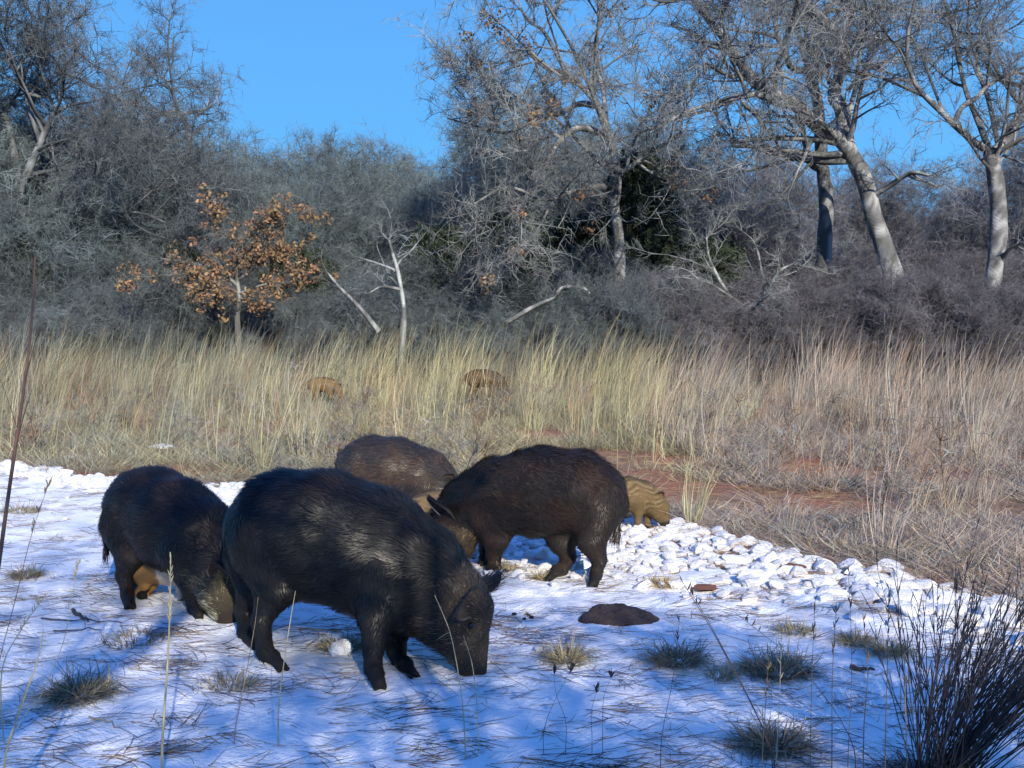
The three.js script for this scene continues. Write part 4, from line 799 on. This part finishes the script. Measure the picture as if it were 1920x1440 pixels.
hog({
  name: 'wild_hog', label: 'black wild hog with pale ear rim and lowered head, piglet beneath its belly', cell: 0.01, density: 20000,
  color: (p, g, t, n) => { const c = adultColor([0.017, 0.015, 0.015], [0.03, 0.018, 0.014], [0.05, 0.042, 0.026])(p, g, t, n); return g === 'jowl' && t > 0.4 && n.x < 0.1 && n.z > 0 ? mixc(c, [0.3, 0.28, 0.19], 0.85 * mottle(p, 40) * sstep(0.4, 0.6, t)) : c; }, hairLen: adultHair, earIn: [0.05, 0.035, 0.03], earOut: [0.03, 0.027, 0.026],
  chains: [
    { g: 'body', k: 0.06, rev: true, pts: [[262, 945, 4.78, 0.155], [285, 958, 4.72, 0.185], [335, 985, 4.55, 0.185], [385, 1015, 4.42, 0.155], [412, 1052, 4.33, 0.11]] },
    { g: 'body', k: 0.08, rev: true, pts: [[300, 972, 4.66, 0.14], [355, 1005, 4.48, 0.13]] },
    { g: 'snout', k: 0.05, rev: true, pts: [[415, 1058, 4.32, 0.095], [420, 1090, 4.28, 0.083], [428, 1135, 4.24, 0.048], [430, 1160, 4.22, 0.036]] },
    { g: 'jowl', k: 0.05, rev: true, pts: [[392, 1075, 4.34, 0.085], [408, 1118, 4.26, 0.052], [420, 1150, 4.23, 0.034]] },
    { g: 'leg1', k: 0.018, pts: [[238, 985, 4.66, 0.12], [246, 1040, 4.58, 0.07], [234, 1080, 4.6, 0.0361], [238, 1112, 4.56, 0.0284], [240, 1128, 0, 0.0267, 1], [243, 1141, 0, 0.0215, 1]] },
    { g: 'leg2', k: 0.018, pts: [[275, 1000, 4.9, 0.1], [280, 1045, 4.85, 0.06], [262, 1080, 4.86, 0.0327], [260, 1105, 4.8, 0.0258], [262, 1114, 0, 0.0249, 1], [268, 1124, 0, 0.0189, 1]] },
    { g: 'leg3', k: 0.018, pts: [[345, 1030, 4.38, 0.1], [352, 1075, 4.36, 0.06], [362, 1115, 4.36, 0.0361], [366, 1140, 4.34, 0.0292], [368, 1148, 0, 0.0267, 1], [373, 1162, 0, 0.0206, 1]] },
    { g: 'leg4', k: 0.018, pts: [[395, 1030, 4.55, 0.09], [392, 1080, 4.5, 0.05], [392, 1115, 4.48, 0.031], [393, 1132, 4.46, 0.0258], [394, 1140, 0, 0.0241, 1], [399, 1149, 0, 0.0189, 1]] },
    { g: 'tail', k: 0.02, pts: [[212, 925, 4.82, 0.02], [200, 970, 4.84, 0.014], [198, 1010, 4.84, 0.012], [201, 1040, 4.84, 0.01]] },
  ],
  ears: [{ base: [412, 1086, 4.2], tip: [396, 1052, 4.14], w: 0.042, face: [-0.1, -0.1, 1], hair: 0.012, rim: [0.3, 0.24, 0.21] }],
  eyes: [[425, 1108, 4.21, 0.01]],
});
hog({
  name: 'wild_hog', label: 'dark greyish brown wild hog seen behind the others, back and flank only', cell: 0.011, density: 15000,
  color: adultColor([0.04, 0.034, 0.033], [0.075, 0.045, 0.03], [0.06, 0.05, 0.04]), hairLen: adultHair, hairW: 0.003, earIn: [0.06, 0.04, 0.035], earOut: [0.05, 0.045, 0.042],
  chains: [
    { g: 'body', k: 0.08, rev: true, pts: [[672, 870, 6.62, 0.125], [695, 872, 6.58, 0.17], [745, 880, 6.5, 0.18], [800, 895, 6.42, 0.155], [838, 922, 6.36, 0.11]] },
    { g: 'snout', k: 0.05, rev: true, pts: [[842, 928, 6.35, 0.095], [858, 960, 6.3, 0.075], [866, 990, 6.26, 0.045]] },
    { g: 'leg1', k: 0.018, pts: [[670, 900, 6.55, 0.11], [676, 935, 6.5, 0.065], [664, 965, 6.52, 0.0344], [668, 985, 6.5, 0.0275], [674, 998, 0, 0.0215, 1]] },
    { g: 'leg2', k: 0.018, pts: [[690, 900, 6.75, 0.1], [700, 935, 6.72, 0.055], [690, 960, 6.74, 0.031], [692, 978, 6.74, 0.0258], [698, 985, 0, 0.0215, 1]] },
    { g: 'leg3', k: 0.018, pts: [[790, 910, 6.35, 0.1], [786, 950, 6.34, 0.055], [784, 978, 6.34, 0.0327], [784, 995, 6.3, 0.0258], [788, 1008, 0, 0.0215, 1]] },
    { g: 'leg4', k: 0.018, pts: [[800, 910, 6.52, 0.09], [806, 950, 6.5, 0.05], [808, 975, 6.5, 0.031], [810, 988, 6.48, 0.0258], [815, 996, 0, 0.0215, 1]] },
    { g: 'tail', k: 0.02, pts: [[638, 845, 6.65, 0.018], [631, 868, 6.68, 0.013], [632, 893, 6.68, 0.01]] },
  ],
  ears: [{ base: [836, 905, 6.28], tip: [852, 888, 6.26], w: 0.045, face: [0.2, 0, 1], hair: 0.015 }],
});
hog({
  name: 'wild_hog', label: 'brownish black wild hog facing left with head down and long hanging tail', cell: 0.01, density: 20000,
  color: adultColor([0.021, 0.016, 0.014], [0.042, 0.022, 0.015], [0.06, 0.044, 0.026]), hairLen: adultHair, earIn: [0.012, 0.011, 0.012], earOut: [0.03, 0.027, 0.027],
  chains: [
    { g: 'body', k: 0.06, rev: true, pts: [[1118, 930, 5.05, 0.15], [1085, 922, 5.08, 0.195], [1010, 920, 5.16, 0.21], [930, 930, 5.24, 0.185], [878, 945, 5.3, 0.135], [850, 965, 5.32, 0.1]] },
    { g: 'body', k: 0.06, rev: true, pts: [[1060, 930, 5.1, 0.16], [960, 935, 5.2, 0.165]] },
    { g: 'snout', k: 0.05, rev: true, pts: [[852, 962, 5.32, 0.095], [846, 985, 5.31, 0.08], [856, 1018, 5.3, 0.048], [862, 1038, 5.29, 0.036]] },
    { g: 'jowl', k: 0.05, rev: true, pts: [[880, 975, 5.28, 0.085], [872, 1005, 5.28, 0.06], [868, 1028, 5.28, 0.045]] },
    { g: 'leg1', k: 0.018, pts: [[1125, 950, 4.98, 0.13], [1108, 1010, 4.96, 0.075], [1124, 1050, 4.97, 0.0378], [1117, 1078, 4.97, 0.0292], [1116, 1088, 0, 0.0275, 1], [1113, 1101, 0, 0.0215, 1]] },
    { g: 'leg2', k: 0.018, pts: [[1075, 960, 5.14, 0.13], [1052, 1010, 5.12, 0.075], [1066, 1045, 5.12, 0.0378], [1052, 1072, 5.12, 0.0292], [1044, 1080, 0, 0.0267, 1], [1030, 1090, 0, 0.0206, 1]] },
    { g: 'leg3', k: 0.018, pts: [[925, 960, 5.2, 0.13], [930, 1005, 5.2, 0.075], [926, 1040, 5.22, 0.0387], [928, 1060, 5.22, 0.0301], [924, 1068, 0, 0.0275, 1], [915, 1078, 0, 0.0206, 1]] },
    { g: 'leg4', k: 0.018, pts: [[915, 955, 5.4, 0.1], [916, 1000, 5.42, 0.06], [911, 1030, 5.44, 0.0344], [911, 1048, 5.44, 0.0275], [908, 1056, 0, 0.0258, 1], [900, 1064, 0, 0.0189, 1]] },
    { g: 'tail', k: 0.02, pts: [[1150, 890, 5.03, 0.022], [1163, 930, 5.02, 0.016], [1160, 970, 5.02, 0.013], [1155, 1005, 5.02, 0.01]] },
  ],
  ears: [{ base: [842, 972, 5.2], tip: [796, 930, 5.13], w: 0.05, face: [-0.75, 0.0, 0.6], hair: 0.015, rim: [0.3, 0.26, 0.24] }],
});
// piglets
const pigHair = (p, g, t, n) => { if (isHoof(g, t)) return 0; if (g.startsWith('leg')) return 0.014 - 0.009 * t; if (g === 'snout') return t > 0.85 ? 0 : 0.012; return 0.02; };
const pigColor = (base, stripe, dark) => (p, g, t, n) => {
  if (isHoof(g, t)) return [0.02, 0.017, 0.015]; if (g === 'snout') return t > 0.85 ? [0.03, 0.022, 0.02] : mixc(base, dark, 0.3 * mottle(p, 30));
  if (g.startsWith('leg')) return mixc(base, dark, sstep(0.5, 0.85, t) * 0.8);
  const s = Math.sin(p.y * 190 + 7 * nz(p.x * 11, p.y * 13, p.z * 11)) * (0.5 + mottle(p, 14)); return g === 'body' ? mixc(mixc(base, stripe, sstep(0.2, 1.2, s) * 0.55), dark, Math.min(0.8, sstep(0.6, 1, n.y) * 0.5 + sstep(-0.2, -1.2, s) * 0.45)) : base;
};
function piglet(px, py, d, s, face, col, label, opt = {}) { // px, py: feet; face: +1 right, -1 left; depth d; s: size 1 = 0.35 m tall
  const k = F / d * s, X = (u) => px + face * u * k, Y = (v) => py - v * k, fz = opt.fz ?? 0, D = (u, w = 0) => d - u * fz * s - w * s;
  const j = (u, v, r, w = 0) => [X(u), Y(v), D(u, w), r * s];
  const leg = (u, w, hind) => [j(u, 0.2, hind ? 0.07 : 0.06, w), j(u + (hind ? 0.02 : 0), 0.13, 0.035, w), j(u - (hind ? 0.02 : 0.003), 0.075, 0.022, w), j(u, 0.035, 0.018, w), [X(u + 0.012), Y(0.012) + w * 0, D(u + 0.012, w), 0.016 * s]];
  return hog({
    name: 'piglet', label, cell: 0.006 * s + 0.001, density: opt.density ?? 22000, size: 0.5 * s, hairW: opt.hairW ?? 0.002, lift: 0.25, color: col, hairLen: (...a) => pigHair(...a) * s, earIn: [0.2, 0.12, 0.07], earOut: opt.ear ?? [0.1, 0.07, 0.04],
    chains: [
      { g: 'body', k: 0.08, rev: true, pts: [j(-0.2, 0.24, 0.085), j(-0.12, 0.25, 0.103), j(0, 0.245, 0.107), j(0.1, 0.23, 0.095), j(0.17, 0.2, 0.072)] },
      { g: 'snout', k: 0.05, rev: true, pts: [j(0.18, 0.19, 0.066), j(0.215, 0.15, 0.053), j(0.235, 0.085, 0.033), j(0.24, 0.06, 0.028)] },
      { g: 'jowl', k: 0.05, rev: true, pts: [j(0.15, 0.16, 0.055), j(0.2, 0.1, 0.035)] },
      { g: 'leg1', k: 0.018, pts: leg(-0.18, 0.045, true) }, { g: 'leg2', k: 0.018, pts: leg(-0.13, -0.05, true) }, { g: 'leg3', k: 0.018, pts: leg(0.07, 0.045) }, { g: 'leg4', k: 0.018, pts: leg(0.13, -0.04) },
      { g: 'tail', k: 0.02, pts: [j(-0.28, 0.27, 0.012), j(-0.3, 0.22, 0.008), j(-0.3, 0.17, 0.006)] },
    ],
    ears: [{ base: j(0.185, 0.205, 0, 0.04).slice(0, 3), tip: j(0.235, 0.265, 0, 0.085).slice(0, 3), w: 0.04 * s, face: [face * 0.5, 0, 1], hair: 0.01 }, { base: j(0.19, 0.205, 0, -0.04).slice(0, 3), tip: j(0.24, 0.25, 0, -0.06).slice(0, 3), w: 0.03 * s, face: [face * 0.6, 0, -0.5], hair: 0.01 }],
    eyes: [[...j(0.215, 0.155, 0, 0.05).slice(0, 3), 0.007 * s]],
    ...opt.extra,
  });
}
const tanC = [0.15, 0.1, 0.045], buff = [0.29, 0.22, 0.11], umber = [0.06, 0.04, 0.022];
piglet(1176, 998, 6.5, 1.0, 1, pigColor(tanC, buff, umber), 'brown piglet with faint stripes nosing at the edge of the snow');
piglet(822, 1030, 5.86, 0.95, -1, pigColor([0.26, 0.17, 0.08], buff, umber), 'tan piglet mostly hidden behind the ear of the left-facing hog');
piglet(318, 1135, 4.62, 0.72, 1, (p, g, t, n) => { if (isHoof(g, t)) return [0.2, 0.14, 0.1]; const w = sstep(-1.6, -1.585, p.x + 0.02 * nz(p.x * 30, p.y * 30, p.z * 30)); return mixc([0.36, 0.19, 0.07], [0.72, 0.56, 0.44], g === 'snout' ? 0.2 : w); }, 'ginger and white piglet standing under the belly of a black hog', { fz: 0.3, extra: {} });
piglet(610, 752, 15.2, 1.0, 1, pigColor([0.2, 0.115, 0.04], [0.26, 0.17, 0.07], umber), 'ginger piglet low in the dry grass with only its back showing', { density: 6000, hairW: 0.006 });
piglet(912, 745, 15, 1.15, 1, pigColor([0.1, 0.055, 0.024], [0.19, 0.12, 0.05], [0.03, 0.02, 0.014]), 'dark striped piglet walking through the tall yellow grass', { density: 6000, hairW: 0.006 });

renderer.render(scene, camera);
